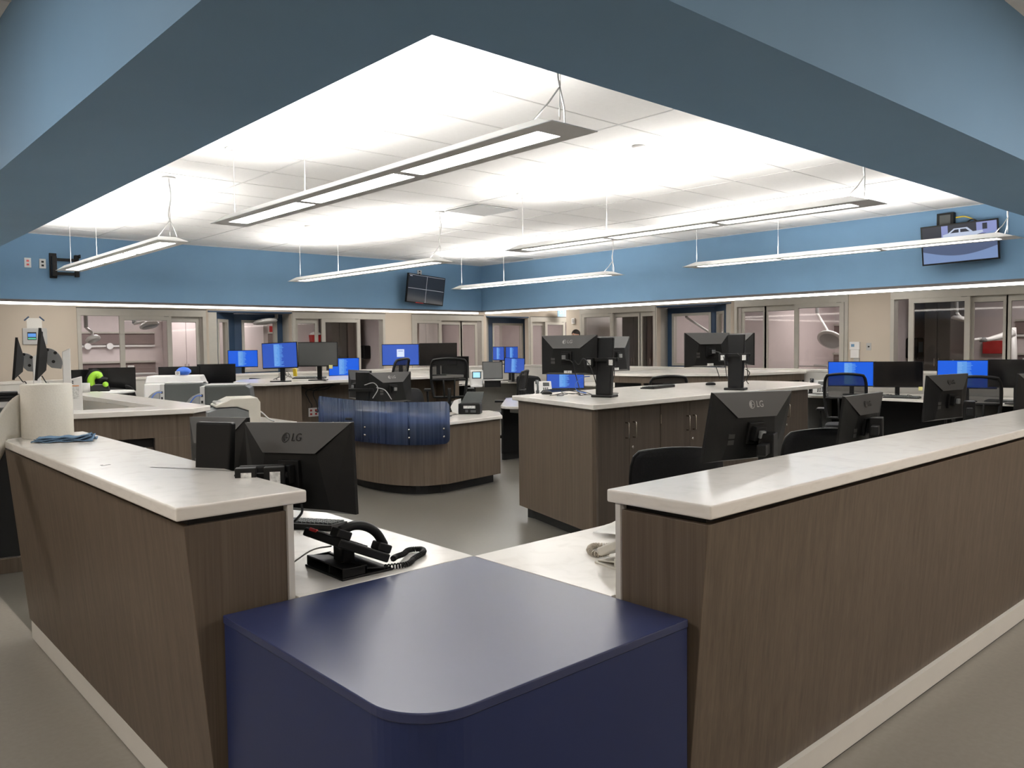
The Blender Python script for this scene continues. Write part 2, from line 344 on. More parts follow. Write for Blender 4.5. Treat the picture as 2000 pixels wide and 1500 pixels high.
# alcoves with navy walls and windows: panels between plan points (x to right, y into room)
def alcove(n,org,rz,pts,wins,zh,w):
    d=struct('window_%d'%n,org,rz)
    a=MB()
    # reveals
    a.box(-.0,.03,0,pts[0][1]+.0,0,zh,METAL) if pts[0][1]>0 else None
    a.box(-.01,w+.01,-.01,.5,zh,zh+.03,NAVY)
    a.build('recess_lining',d)
    for (p,q,win) in wins:
        p=Vector((p[0],p[1],0)); q=Vector((q[0],q[1],0)); L=(q-p).length; ang=math.atan2(q.y-p.y,q.x-p.x)
        T=Matrix.Translation(p)@Matrix.Rotation(ang,4,'Z')
        b=MB(); b.T=T; col=win[2]
        if win[0] is None: b.box(0,L,0,.05,0,zh,col); b.build('side_wall',d); continue
        x0,x1=win[0]*L,win[1]*L; z0,z1=1.0,zh-.13
        b.box(0,x0,0,.08,0,zh,col); b.box(x1,L,0,.08,0,zh,col); b.box(x0,x1,0,.08,0,z0,col); b.box(x0,x1,0,.08,z1,zh,col); b.build('recess_wall',d)
        f=MB(); f.T=T; t=.06
        f.box(x0,x0+t,-.015,.09,z0,z1,METAL); f.box(x1-t,x1,-.015,.09,z0,z1,METAL); f.box(x0+t,x1-t,-.015,.09,z1-t,z1,METAL); f.box(x0+t,x1-t,-.015,.09,z0,z0+t,METAL)
        fo=f.build('window_frame',d,bev=.002)
        q_=MB(); q_.T=T; q_.box(x0+t,x1-t,.03,.036,z0+t,z1-t,GLASS); q_.build('pane',fo)
    return d
def ux(u,dep,xa): return ony(u,650,YD+dep).x-xa
def uy(u,dep,ya): return ya-onx(u,650,XD+dep).y
xa=seg_x(408); W1=seg_x(570)-xa; dp=.55
alcove(1,(xa,YD,0),0,[(0,0)],[((ux(424,.0,xa),0.0),(ux(458,dp,xa),dp),(.02,.62,NAVY)),((ux(458,dp,xa),dp),(ux(552,dp,xa),dp),(.14,.88,NAVY)),((0,0),(ux(424,.0,xa),.0),(None,None,METAL)),((ux(552,dp,xa),dp),(W1,0),(None,None,METAL))],ZHL-.03,W1)
xa=seg_x(950); W2=seg_x(1032)-xa; dp=.5
alcove(2,(xa,YD,0),0,[(0,0)],[((0,0),(ux(954,dp,xa),dp),(None,None,METAL)),((ux(954,dp,xa),dp),(ux(1026,dp,xa),dp),(.10,.93,NAVY)),((ux(1026,dp,xa),dp),(W2,0),(None,None,METAL))],ZHL-.03,W2)
ya=seg_y(1283); W3=ya-seg_y(1427); dp=.55
alcove(3,(XD,ya,0),-PI/2,[(0,0)],[((0,0),(uy(1304,dp,ya),dp),(None,None,METAL)),((uy(1304,dp,ya),dp),(uy(1396,dp,ya),dp),(.10,.93,NAVY)),((uy(1396,dp,ya),dp),(uy(1418,.05,ya),.05),(.2,.85,NAVY)),((uy(1418,.05,ya),.05),(W3,0),(None,None,METAL))],ZHR-.05,W3)
# low perimeter walls
PLy,PRx=13.35,12.15
pl=MB(); pl.box(X0,PRx+.12,PLy,PLy+.12,0,1.03,WHITELAM); pl.build('wall_low_left',kind='structure')
pl=MB(); pl.box(PRx,PRx+.12,1.5,PLy,0,1.03,WHITELAM); pl.build('wall_low_right',kind='structure')
# ------------------------------------------------------------------ lights
def luminaire(cx,y0,y1,label):
    t=thing('pendant_light',label,'ceiling light',(cx,(y0+y1)/2,2.5),0,'linear pendant lights over the nurse station')
    L=(y1-y0)/2; wb,wt=.148,.085; e=.16
    h=MB()
    zb,zt=0,.055
    # outer shell with open top, mitred ends
    B=[(-wb,-L),(wb,-L),(wb,L),(-wb,L)]; T_=[(-wt,-L+e),(wt,-L+e),(wt,L-e),(-wt,L-e)]
    v=[(a,b,zb) for a,b in B]+[(a,b,zt) for a,b in T_]
    h.add(v,[(i,(i+1)%4,4+(i+1)%4,4+i) for i in range(4)],LUMM)
    # bottom plate as frame around three lenses
    li=.075; segs=[]; n=3; a0=-L+.17; a1=L-.17; gap=.07; ln=(a1-a0-gap*2)/3
    for k in range(3): segs.append((a0+k*(ln+gap),a0+k*(ln+gap)+ln))
    h.box(-wb,-li,-L,L,0,.004,LUMM); h.box(li,wb,-L,L,0,.004,LUMM)
    cur=-L
    for a,b in segs: h.box(-li,li,cur,a,0,.004,LUMM); cur=b
    h.box(-li,li,cur,L,0,.004,LUMM)
    h.build('housing',t)
    for a,b in segs:
        MB().box(-li,li,a,b,.003,.007,LENS).build('diffuser',t)
    MB().box(-wt+.008,wt-.008,-L+e+.01,L-e-.01,.045,.05,UPL).build('upward_diffuser',t)
    top=ZC-2.5
    for yy,kind in ((-L+.10,'cord'),(.58*L*1.0-.05 if False else L*.33,'cable'),(L-.12,'cable')):
        c=MB(); c.lathe([(.062,-.012),(.062,-.002),(.03,0)],GRID,(0,yy,top),20)
        if kind=='cable': c.tube([(0,yy,.05),(0,yy,top-.01)],.0028,STEEL,6); c.lathe([(.006,0),(.006,.05)],STEEL,(0,yy,top-.06),8)
        else:
            j=.20
            c.tube(catmull([(0,yy,top-.01),(.012,yy-.01,top*.7),(-.01,yy,top*.45),(0,yy,j)],8),.006,WHITEP,6)
            c.tube([(0,yy,top-.01),(0.004,yy,j)],.0028,STEEL,6)
            c.tube([(0,yy,j),(-.05,yy+.03,.12),(-.085,yy+.09,.05)],.0045,WHITEP,6); c.tube([(0,yy,j),(.05,yy+.02,.12),(.085,yy+.05,.05)],.0045,WHITEP,6)
            c.tube([(0,yy,j+.02),(0,yy,.05)],.003,STEEL,6)
        c.build('suspension',t)
rows=((2.55,6.38),(7.60,11.30)); cols=(2.70,5.81,8.90)
names={(0,0):'large linear pendant nearest the blue corner beam',(0,1):'linear pendant in front of the empty black wall bracket',(1,0):'linear pendant above the middle cabinet island',(1,1):'linear pendant left of the wall television with four dark panes',(2,0):'linear pendant crossing in front of the lit wall television',(2,1):'linear pendant near the far room corner'}
for i,cx in enumerate(cols):
    for j,(a,b) in enumerate(rows): luminaire(cx,a,b,names[(i,j)])
def strip(label,a,b,axis):
    # linear cove light below the blue band
    x,y=(a+b)/2,YL
    if axis=='x': t=thing('strip_light',label,'strip light',((a+b)/2,YL+.085,ZB),0,'strip lights under the blue band')
    else: t=thing('strip_light',label,'strip light',(XR+.085,(a+b)/2,ZB),PI/2,'strip lights under the blue band')
    L=(b-a)/2
    MB().box(-L,L,-.045,.055,-.034,.0,LUMM).build('housing',t)
    MB().box(-L,L,-.04,.03,-.064,-.034,STRIP).build('diffuser',t)
xs_=[XN+.05,4.9,XR-.05]
strip('strip light under the blue band at the left end above the wall panel',XN+.05,ony(425,595,YL).x,'x')
strip('long strip light under the blue band below the wall television with four panes',ony(425,595,YL).x+.02,XR-.05,'x')
strip('strip light under the blue band on the right wall near the far corner',onx(1590,567,XR).y+.02,YL-.05,'y')
strip('strip light under the blue band below the lit wall television',YN+.05,onx(1590,567,XR).y,'y')
def troffer(x,y,z,w,l,m,label,grp):
    t=thing('ceiling_light',label,'ceiling light',(x,y,z),0,grp)
    f=MB(); f.box(-w/2-.02,w/2+.02,-l/2-.02,l/2+.02,-.006,0,WHITEP); f.build('frame',t)
    MB().box(-w/2,w/2,-l/2,l/2,-.012,-.006,m).build('diffuser',t)
for x,y in ((4.9,YD+1.9),(6.9,YD+2.2),(9.2,YD+1.9),(12.2,YD+1.9),(15.4,YD+1.9)): troffer(x,y,2.62,.6,1.2,TROF,'recessed light panel in a patient room behind the left glass doors','room light panels behind the left doors')
for x,y in ((XD+1.9,12.4),(XD+1.9,9.9),(XD+1.9,7.7),(XD+1.9,4.5)): troffer(x,y,2.62,1.2,.6,TROF,'recessed light panel in a patient room behind the right glass doors','room light panels behind the right doors')
for x,y in ((3.5,14.4),(7,14.4),(10.4,14.4),(13.6,14.5),(16.2,14.9),(12.7,10.5),(12.7,6.5),(12.7,3)): troffer(x,y,ZK,.6,.6,TROFC,'square light panel in the far corridor ceiling','corridor light panels')
for x,y in ((-.7,6.2),(7.2,-.3),(-.7,-.3),(3.2,-.5),(5.2,-.5),(-.7,2.6)): troffer(x,y,ZK,.6,.6,TROFC,'square light panel in the near corridor ceiling','near corridor light panels')
# smoke heads, vents
for (u,v,l) in ((1247,285,'round white smoke sensor on the ceiling right of the large pendant'),(603,441,'round white smoke sensor on the ceiling below the large pendant')):
    p=onz(u,v,ZC); o=MB().lathe([(.03,-.022),(.052,-.014),(.055,0)],WHITEP,(0,0,0),24).build('smoke_sensor'); o.location=(p.x,p.y,ZC); tag(o,l,'smoke sensor')
for (x,y,l) in ((6.12,7.30,'square return air grille in the ceiling middle'),(9.98,11.1,'square return air grille in the ceiling near the far corner')):
    t=thing('ceiling_vent',l,'vent',(x,y,ZC))
    f=MB(); f.box(-.3,.3,-.3,-.27,-.012,-.005,LGREY); f.box(-.3,.3,.27,.3,-.012,-.005,LGREY); f.box(-.3,-.27,-.27,.27,-.012,-.005,LGREY); f.box(.27,.3,-.27,.27,-.012,-.005,LGREY); f.build('frame',t)
    s=MB()
    for k in range(26): s.box(-.27,.27,-.265+k*.0205,-.253+k*.0205,-.011,-.006,LGREY)
    s.build('grille',t)
# ================================================================== furniture
def dirT(p,q):
    p=Vector((p[0],p[1],0)); q=Vector((q[0],q[1],0)); return Matrix.Translation(p)@Matrix.Rotation(math.atan2(q.y-p.y,q.x-p.x),4,'Z'),(q-p).length
def arc(cx,cy,r,a0,a1,n=8): return [(cx+r*math.cos(a0+(a1-a0)*k/n),cy+r*math.sin(a0+(a1-a0)*k/n)) for k in range(n+1)]
# --- near left reception counter
t=thing('transaction_counter','raised wood counter on the left with the paper towel roll, slanted front','counter',(.80,2.31,0))
def at0(mb,t): mb.T=Matrix.Translation(-Vector(t.location)); return mb
a=at0(MB(),t); a.box(.80,1.205,2.31,4.86,1.030,1.070,QUARTZ); a.build('countertop',t,bev=.006,seg=3)
a=at0(MB(),t); a.box(.845,1.15,2.345,4.82,1.008,1.030,REVEAL); a.build('reveal',t)
a=at0(MB(),t)
v=[(.828,2.328,1.010),(.828,4.84,1.010),(.908,4.84,.10),(.908,2.328,.10),(1.142,2.328,1.010),(1.142,4.84,1.010),(1.142,4.84,.10),(1.142,2.328,.10)]
a.add(v,[(0,1,2,3),(4,7,6,5),(0,3,7,4),(1,5,6,2),(0,4,5,1),(3,2,6,7)],WOOD); a.build('body',t,bev=.002)
a=at0(MB(),t); a.box(1.142,1.162,2.318,4.84,0,1.030,WHITELAM); a.build('inner_panel',t,bev=.001)
a=at0(MB(),t); a.box(.908,1.142,2.34,4.80,.008,.10,WHITELAM); a.box(.914,1.142,2.35,4.79,0,.008,BLACKTOE); a.build('base',t)
p=onz(205,908,1.0703); a=MB(); a.box(-.02,-.005,-.014,-.006,0,.0006,SLATE); a.box(.0,.016,-.012,-.004,0,.0006,SLATE); a.box(-.014,-.004,.006,.010,0,.0006,SLATE)
o=a.build('sticker_residue'); o.location=(p.x,p.y,1.0702); o.rotation_euler=(0,0,.3); tag(o,'small dark sticker remnants on the left white countertop','sticker')
# --- near right reception counter
t=thing('transaction_counter','long raised wood counter on the right with white top, slanted front','counter',(1.87,1.27,0))
RX1=6.6
a=at0(MB(),t); a.box(1.873,RX1,1.27,1.65,1.030,1.070,QUARTZ); a.build('countertop',t,bev=.006,seg=3)
a=at0(MB(),t); a.box(1.915,RX1-.04,1.315,1.61,1.008,1.030,REVEAL); a.build('reveal',t)
a=at0(MB(),t)
v=[(1.892,1.292,1.010),(RX1-.02,1.292,1.010),(RX1-.02,1.368,.10),(1.892,1.368,.10),(1.892,1.605,1.010),(RX1-.02,1.605,1.010),(RX1-.02,1.605,.10),(1.892,1.605,.10)]
a.add(v,[(0,3,2,1),(4,5,6,7),(0,4,7,3),(1,2,6,5),(0,1,5,4),(3,7,6,2)],WOOD); a.build('body',t,bev=.002)
a=at0(MB(),t); a.box(1.885,RX1-.02,1.605,1.625,0,1.030,WHITELAM); a.build('inner_panel',t,bev=.001)
a=at0(MB(),t); a.box(1.93,RX1-.06,1.348,1.605,.012,.10,WHITELAM); a.box(1.93,RX1-.06,1.356,1.605,0,.012,BLACKTOE); a.build('base',t)
# --- blue corner block
t=thing('corner_block','royal blue laminate corner block with rounded front corner','counter',(1.4,1.8,0))
def blockpoly(o=0): return [(1.865,2.295),(.920-o,2.295)]+arc(1.075,1.495,.155+o,PI,1.5*PI,12)+[(1.865,1.340-o)]
a=at0(MB(),t); a.prism(blockpoly(0),.716,.740,BLOCK); a.build('top',t,bev=.003,seg=2)
a=at0(MB(),t); a.prism([(x+ (.004 if x<1.8 else 0),y+(.004 if y<2.2 else 0)) for x,y in blockpoly(0)],.0,.7145,PANEL); a.build('curved_panel',t,bev=0)
# --- desks behind reception counters
t=thing('desk','white desk surface behind the left counter holding the black telephone','desk',(1.5,3.5,0))
a=at0(MB(),t); a.box(1.163,1.866,2.298,4.84,.705,.740,QUARTZ); a.build('desktop',t,bev=.002)
a=at0(MB(),t); a.box(1.165,1.83,4.80,4.83,0,.705,WOOD); a.build('gable_panel',t)
a=at0(MB(),t); a.box(1.165,1.83,3.4,3.43,0,.705,WOOD); a.build('gable_panel',t)
a=at0(MB(),t); a.box(1.165,1.83,2.31,2.34,0,.705,WOOD); a.build('gable_panel',t)
t=thing('desk','white desk surface behind the right counter under the angled monitors','desk',(4.2,2,0))
a=at0(MB(),t); a.box(1.869,RX1,1.628,2.293,.705,.740,QUARTZ); a.build('desktop',t,bev=.002)
for xx in (1.9,3.6,5.2,RX1-.05):
    a=at0(MB(),t); a.box(xx,xx+.03,1.63,2.25,0,.705,WOOD); a.build('gable_panel',t)
# --- centre cabinet peninsula
PT=[(4.39,3.99),(7.95,4.06),(8.18,4.22),(8.38,4.50),(8.34,5.10),(7.58,5.33),(6.4,5.40),(4.74,5.27)]
t=thing('cabinet_worktop','long white worktop on the middle island of cabinets','worktop',(6.3,4.7,1.03))
a=at0(MB(),t); a.prism(PT,1.031,1.070,QUARTZ); a.build('slab',t,bev=.006,seg=3)
t=thing('island_end_cabinet','plain wood end of the middle island facing the floor','cabinet',(4.6,4.6,0))
a=at0(MB(),t); a.prism([(4.425,4.035),(4.47,4.035),(4.47,4.045),(4.80,4.20),(4.80,5.20),(4.77,5.22)],.10,1.031,WOOD); a.build('body',t,bev=.002)
a=at0(MB(),t); a.prism([(4.53,4.10),(4.85,4.10),(4.85,5.15),(4.83,5.15)],0,.10,BLACKTOE); a.build('base',t)
def uxy(u,y): return ony(u,850,y).x
yf=4.075
ed=[uxy(1163,yf),uxy(1290,yf),uxy(1400,yf),uxy(1482,yf),uxy(1578,yf)]
lab=['wood cabinet of two doors at the left end of the middle island','second wood cabinet of the middle island right of the end unit','third wood cabinet of the middle island behind the tilted monitor','rightmost wood cabinet of the middle island beside the grey desk end']
def cabinet(x0,x1,y0,y1,lab,cut=0):
    t=thing('storage_cabinet',lab,'cabinet',((x0+x1)/2,y0,0),0,'wood storage cabinets of the middle island')
    w=(x1-x0)/2
    MB().box(-w+.002+cut,w-.002,.022,y1-y0,.10,1.031,WOODD).build('carcass',t)
    MB().box(-w+cut,w,.06,y1-y0,0,.10,BLACKTOE).build('base',t)
    for s in (-1,1):
        a,b=(-w+.004,-.002) if s<0 else (.002,w-.004)
        d=MB().box(a,b,0,.020,.105,1.026,WOODD).build('door',t,bev=.0015)
        xh=-.045 if s<0 else .045
        MB().tube([(xh,-.001,.90),(xh,-.032,.90),(xh,-.034,.895),(xh,-.034,.785),(xh,-.032,.78),(xh,-.001,.78)],.005,CHROME,8).build('handle',d)
        if s>0:
            k=MB(); k.T=Matrix.Translation((xh-.005,0,.70))@Matrix.Rotation(PI/2,4,'X'); k.lathe([(.013,0),(.012,.006),(.004,.007)],CHROME); k.build('lock',d)
        xg=a+.004 if s<0 else b-.004
        if s<0:
            for zz in (.86,.20): MB().box(a-.006,a+.003,-.005,.004,zz,zz+.075,CHROME).build('hinge',d)
    return t
for i in range(4): cabinet(ed[i],ed[i+1],yf,5.15-(.0 if i<3 else .35),lab[i],.30 if i==0 else 0)
# --- curved reception desk
ou=[(6.12,7.02),(5.83,6.64)]+[tuple(p[:2]) for p in catmull([(5.0,6.515,0),(4.74,6.60,0),(4.55,6.86,0),(4.47,7.30,0),(4.52,7.9,0),(4.62,8.5,0)],5)]
inn=[(5.35,8.5),(5.28,8.0),(5.42,7.62),(5.75,7.42),(6.2,7.30)]
t=thing('curved_desk','low curved wood desk with the blue acrylic screen','desk',(5.2,7,0))
a=at0(MB(),t); a.prism(ou+inn,.705,.740,QUARTZ); a.build('desktop',t,bev=.005)
def off(poly,d):
    out=[]
    n=len(poly)
    for i in range(n):
        p=Vector(poly[i]); q=Vector(poly[min(i+1,n-1)]); o=Vector(poly[max(i-1,0)]); tt=(q-o).normalized(); nn=Vector((tt.y,-tt.x)); out.append(tuple(p+nn*d))
    return out
ou2=off(ou,-.03); ou3=off(ou,-.16)
def shell(path,z0,z1,th,m,mb):
    i2=off(path,-th); n=len(path)
    for k in range(n-1):
        A,B,C,D=path[k],path[k+1],i2[k+1],i2[k]
        v=[(*A,z0),(*B,z0),(*C,z0),(*D,z0),(*A,z1),(*B,z1),(*C,z1),(*D,z1)]
        mb.add(v,[(0,1,5,4),(3,7,6,2),(4,5,6,7),(0,3,2,1)]+([(0,4,7,3)] if k==0 else [])+([(1,2,6,5)] if k==n-2 else []),m,False)
def chk(path): 
    n=len(path); return sum(path[i][0]*path[(i+1)%n][1]-path[(i+1)%n][0]*path[i][1] for i in range(n))
SG=1 if chk(ou+inn)>0 else -1
if SG<0 or True:
    # outline runs clockwise: inward is the side of the inner points
    c=Vector((5.3,7.4)); 
    if (Vector(off(ou,-.03)[8])-c).length>(Vector(ou[8])-c).length:
        off_=off
        def off(poly,d,off_=off_): return off_(poly,-d)
    ou2=off(ou,-.03); ou3=off(ou,-.12)
a=at0(MB(),t); shell(ou2,.10,.705,.03,WOOD,a); a.build('front_panel',t)
a=at0(MB(),t); shell(ou3,0,.10,.03,BLACKTOE,a); a.build('base',t)
a=at0(MB(),t); e=MB(); a.prism([off(ou,-.035)[0],off(ou,-.035)[1],(5.9,7.1),(6.1,7.2)],.10,.705,WOOD); a.build('gable_panel',t)
# acrylic screen follows the desk front
sp=[tuple(p[:2]) for p in catmull([(4.97,6.47,0),(4.72,6.555,0),(4.53,6.80,0),(4.435,7.30,0),(4.475,7.95,0),(4.53,8.35,0)],6)]
def screen_panel():
    t=thing('acrylic_screen','curved translucent blue acrylic screen bolted to the curved desk','screen',(sp[0][0],sp[0][1],.525))
    s=at0(MB(),t); n=len(sp); R=.06
    L=[0]
    for i in range(1,n): L.append(L[-1]+(Vector(sp[i])-Vector(sp[i-1])).length)
    tot=L[-1]; z0,z1=.525,.955
    def ext(l):
        d=min(l,tot-l)
        if d<R: return R-math.sqrt(max(0,R*R-(R-d)**2))
        return 0
    # refine ends
    ls=sorted(set([0,.006,.015,.03,.045,.06,tot-.06,tot-.045,tot-.03,tot-.015,tot-.006,tot]+[x for x in L if .06<x<tot-.06]))
    def pt(l):
        for i in range(1,n):
            if l<=L[i]+1e-9:
                f_=(l-L[i-1])/(L[i]-L[i-1]); return Vector(sp[i-1]).lerp(Vector(sp[i]),f_)
        return Vector(sp[-1])
    P=[pt(l) for l in ls]
    vs=[]; 
    for l,p in zip(ls,P): e=ext(l); vs+=[(p.x,p.y,z0+e),(p.x,p.y,z1-e)]
    s.add(vs,[(2*i,2*i+2,2*i+3,2*i+1) for i in range(len(P)-1)],ACRYL,True)
    s.build('panel',t,solid=.010)
    for l in (.07,.42,1.0,1.7):
        p=pt(l); q=pt(l+.01); tg=(q-p).normalized(); nn=Vector((tg.y,-tg.x)); 
        if (p+nn-Vector((5.4,7.6))).length<(p-Vector((5.4,7.6))).length: nn=-nn
        for z in (.60,.68):
            b=MB(); b.T=Matrix.Translation(-Vector(t.location)); b.tube([(p.x-nn.x*.03,p.y-nn.y*.03,z),(p.x+nn.x*.014,p.y+nn.y*.014,z),(p.x+nn.x*.018,p.y+nn.y*.018,z)],.011,CHROME,10,rr=[.011,.011,.005]); b.build('bolt',t)
screen_panel()
# --- equipment desk behind pod (printers)
t=thing('desk','white desk carrying the row of grey printers','desk',(3.3,9,0))
a=at0(MB(),t); a.prism([(2.52,7.55),(3.95,7.75),(3.95,10.6),(2.52,10.6)],.705,.740,QUARTZ); a.build('desktop',t,bev=.004)
a=at0(MB(),t); a.box(2.6,3.86,7.85,7.88,0,.705,WOOD); a.build('gable_panel',t)
a=at0(MB(),t); a.box(2.6,3.86,10.5,10.53,0,.705,WOOD); a.build('gable_panel',t)
# --- mid counter
t=thing('standing_counter','tall wood counter in the middle with the keyboard and two monitors','counter',(6,10,0))
a=at0(MB(),t); a.prism([(4.48,9.60),(7.62,9.55),(7.66,10.95),(4.75,10.95),(4.38,10.35),(4.36,9.75)],1.03,1.070,QUARTZ); a.build('countertop',t,bev=.006,seg=3)
a=at0(MB(),t); a.prism([(4.52,9.68),(5.0,9.66),(5.0,10.9),(4.80,10.9),(4.44,10.3),(4.42,9.80)],.0,1.03,WOOD); a.build('end_pier',t,bev=.002)
a=at0(MB(),t); a.box(5.0,7.5,10.10,10.14,0,1.03,WOOD); a.build('back_panel',t)
a=at0(MB(),t); a.box(7.50,7.58,9.62,10.88,0,1.03,WOOD); a.build('end_panel',t,bev=.002)
a=at0(MB(),t); a.box(5.62,5.80,9.75,9.95,.995,1.03,METAL); a.build('bracket',t)
def plate(loc,rz,label,kind='outlet',red=True,w=.075,h=.12,m=WHITEP,ports=2,cat='outlet'):
    t=thing('wall_outlet' if kind=='outlet' else kind,label,cat,loc,rz)
    MB().box(-w/2,w/2,-.006,0,-h/2,h/2,m).build('cover_plate',t,bev=.002)
    k=max(1,round(w/.08))
    for i in range(k):
        cx=-w/2+w*(i+.5)/k
        for z in ((-.025,.025) if ports==2 else (0,)):
            o=MB(); o.box(cx-.015,cx+.015,-.0085,-.005,z-.013,z+.013,RED if red else BLACKP); o.build('socket',t)
    return t
p=ony(612,805,10.1); plate((p.x,10.099,p.z),0,'double outlet with red sockets under the tall middle counter',w=.15,h=.12)
p=ony(631,800,10.1); plate((p.x,10.099,p.z),0,'white outlet with plugs right of the red double outlet under the counter',w=.06,red=False)
p=ony(817,792,10.1); plate((p.x,10.099,p.z),0,'white outlet with black plugs behind the curved desk screen end',w=.07,h=.13,red=False)
c=MB(); 
a0=ony(603,752,9.99); a1=ony(612,800,10.085)
c.tube(catmull([(5.7,9.95,1.0),(a0.x,10.02,.93),(a0.x+.02,10.04,.80),(a1.x-.03,10.07,.72),(a1.x-.02,10.09,a1.z+.03)],6),.007,CABLE,6)
c.tube(catmull([(5.75,9.95,1.0),(a0.x+.10,10.02,.92),(a0.x+.14,10.04,.74),(a1.x+.06,10.07,.62),(a1.x+.03,10.09,a1.z-.02)],6),.007,CABLE,6)
c.tube(catmull([(5.1,10.0,1.02),(5.3,10.02,.93),(5.55,10.02,.93),(5.68,9.97,1.02)],6),.007,CABLE,6)
o=c.build('power_cables'); tag(o,'black power cables hanging under the tall middle counter','cable')
# --- island desk between peninsula and curved desk
t=thing('desk','small white desk with rounded end behind the middle island','desk',(8,8,0))
a=at0(MB(),t); a.prism([(7.0,7.38),(9.55,7.38),(9.55,8.75),(7.75,8.75)]+arc(6.98,7.62,.24,PI*.75,PI*1.5,6),.705,.740,QUARTZ); a.build('desktop',t,bev=.006)
a=at0(MB(),t); a.box(6.95,9.4,7.9,7.94,.09,.705,DARKP); a.box(6.98,9.4,7.93,7.97,.0,.09,BLACKTOE); a.build('modesty_panel',t)
a=at0(MB(),t); a.prism([(7.02,7.5),(7.5,7.5),(7.5,7.85),(7.02,7.85)],.63,.705,LGREY); a.build('tray',t,bev=.006)
# --- perimeter desks and cabinets
t=thing('desk','long white wall desk along the left side under the glass doors','desk',(6,13,0))
a=at0(MB(),t); a.box(X0+.4,11.25,12.62,PLy-.002,.705,.740,QUARTZ); a.build('desktop',t,bev=.004)
for xx in (.6,2.6,4.6,6.6,8.6,10.4):
    a=at0(MB(),t); a.box(xx,xx+.03,12.7,PLy-.002,0,.705,DARKP); a.build('gable_panel',t)
t=thing('desk','white desk in the far corner with the laptop and telemetry unit','desk',(11.7,12,0))
a=at0(MB(),t); a.prism([(11.26,PLy-.005),(11.26,12.62),(11.35,12.3),(11.35,9.45),(PRx-.004,9.45),(PRx-.004,PLy-.005)],.705,.740,QUARTZ); a.build('desktop',t,bev=.004)
a=at0(MB(),t); a.box(11.4,PRx-.01,9.5,9.53,0,.705,DARKP); a.build('gable_panel',t)
t=thing('desk','white desk along the right side with the grey telephone','desk',(11.5,4,0))
a=at0(MB(),t); a.box(10.95,PRx-.002,1.6,5.98,.705,.740,QUARTZ); a.build('desktop',t,bev=.004)
a=at0(MB(),t); a.box(11.0,PRx-.002,5.92,5.95,0,.705,GREYP); a.build('gable_panel',t)
a=at0(MB(),t); a.box(11.0,PRx-.002,3.6,3.63,0,.705,GREYP); a.build('gable_panel',t)
a=at0(MB(),t); a.box(11.9,PRx-.003,1.6,5.9,.05,.705,DARKP); a.build('modesty_panel',t)
t=thing('low_cabinet','wood low cabinet with white worktop and open shelves before the right glass doors','cabinet',(11,7.7,0))
CP=[(12.0,6.42),(10.6,6.72),(9.75,7.85),(9.62,8.55),(11.5,8.9),(12.1,8.9),(12.1,6.42)]
a=at0(MB(),t); a.prism(CP,1.005,1.045,QUARTZ); a.build('worktop',t,bev=.004)
CI=[(12.0,6.46),(10.62,6.78),(9.80,7.88),(9.68,8.5),(11.5,8.85),(12.1,8.85),(12.1,6.46)]
a=at0(MB(),t); a.prism(CI,.90,1.005,WOOD); a.prism([(x+.3*(x<11.9),y+.1) for x,y in CI[:5]]+CI[5:],0.05,.90,DARKP); a.prism(CI,.0,.05,BLACKTOE); a.prism(CI,.60,.62,WOOD)
a.build('body',t)
for q in (CI[0],CI[1],CI[2],CI[3]):
    a=at0(MB(),t); a.box(q[0],q[0]+.03,q[1],q[1]+.03,.05,.90,WOOD); a.build('upright',t)
# caps
MB().box(X0,PRx+.15,PLy-.02,PLy+.15,1.03,1.07,QUARTZ).build('trim_3',bev=.004,kind='structure')
MB().box(PRx-.02,PRx+.15,1.5,PLy-.02,1.03,1.07,QUARTZ).build('trim_4',bev=.004,kind='structure')
# --- left pod: raised ledge with lower worktop
t=thing('pod_counter','wood work pod behind the left counter with white L-shaped ledge','counter',(2,7,0))
a=at0(MB(),t); a.prism([(.9,6.30),(1.485,6.25),(2.26,6.07),(2.46,6.26),(2.47,9.35),(2.14,9.35),(2.15,6.52),(.9,6.62)],1.03,1.070,QUARTZ); a.build('ledge',t,bev=.005,seg=3)
a=at0(MB(),t); a.prism([(2.18,6.5),(2.42,6.3),(2.42,9.3),(2.20,9.3)],0,1.03,WHITELAM); a.build('side_wall',t)
# front with two recessed niches
x0,x1=.95,2.40; yA,yB=6.40,6.56
T,L=dirT((.93,6.37),(2.27,6.12))
def fr(mb): mb.T=Matrix.Translation(-Vector(t.location))@T; return mb
n1=(.50,.58); 
a=fr(MB()); 
a.box(0,L,0,.03,.86,1.03,WOOD); a.box(0,L,0,.03,.0,.10,WOOD); a.box(L-.27,L,0,.03,.10,.86,WOOD); a.box(.66,.71,0,.03,.10,.86,WOOD); a.box(0,.02,0,.03,.10,.86,WOOD)
a.build('front_panel',t,bev=.002)
a=fr(MB()); a.box(.02,L-.27,.06,.08,.10,.86,REVEAL); a.box(.73,L-.28,.015,.05,.10,.79,WOODD); a.build('niche',t)
T2,L2=dirT((2.27,6.12),(2.43,6.28)); a=MB(); a.T=Matrix.Translation(-Vector(t.location))@T2; a.box(0,L2,0,.03,0,1.03,WOOD); a.build('corner_panel',t)
a=at0(MB(),t); a.box(-.6,2.15,6.6,9.3,.84,.88,QUARTZ); a.box(-.6,2.15,6.65,9.25,0,.84,WHITELAM); a.build('lower_worktop',t)
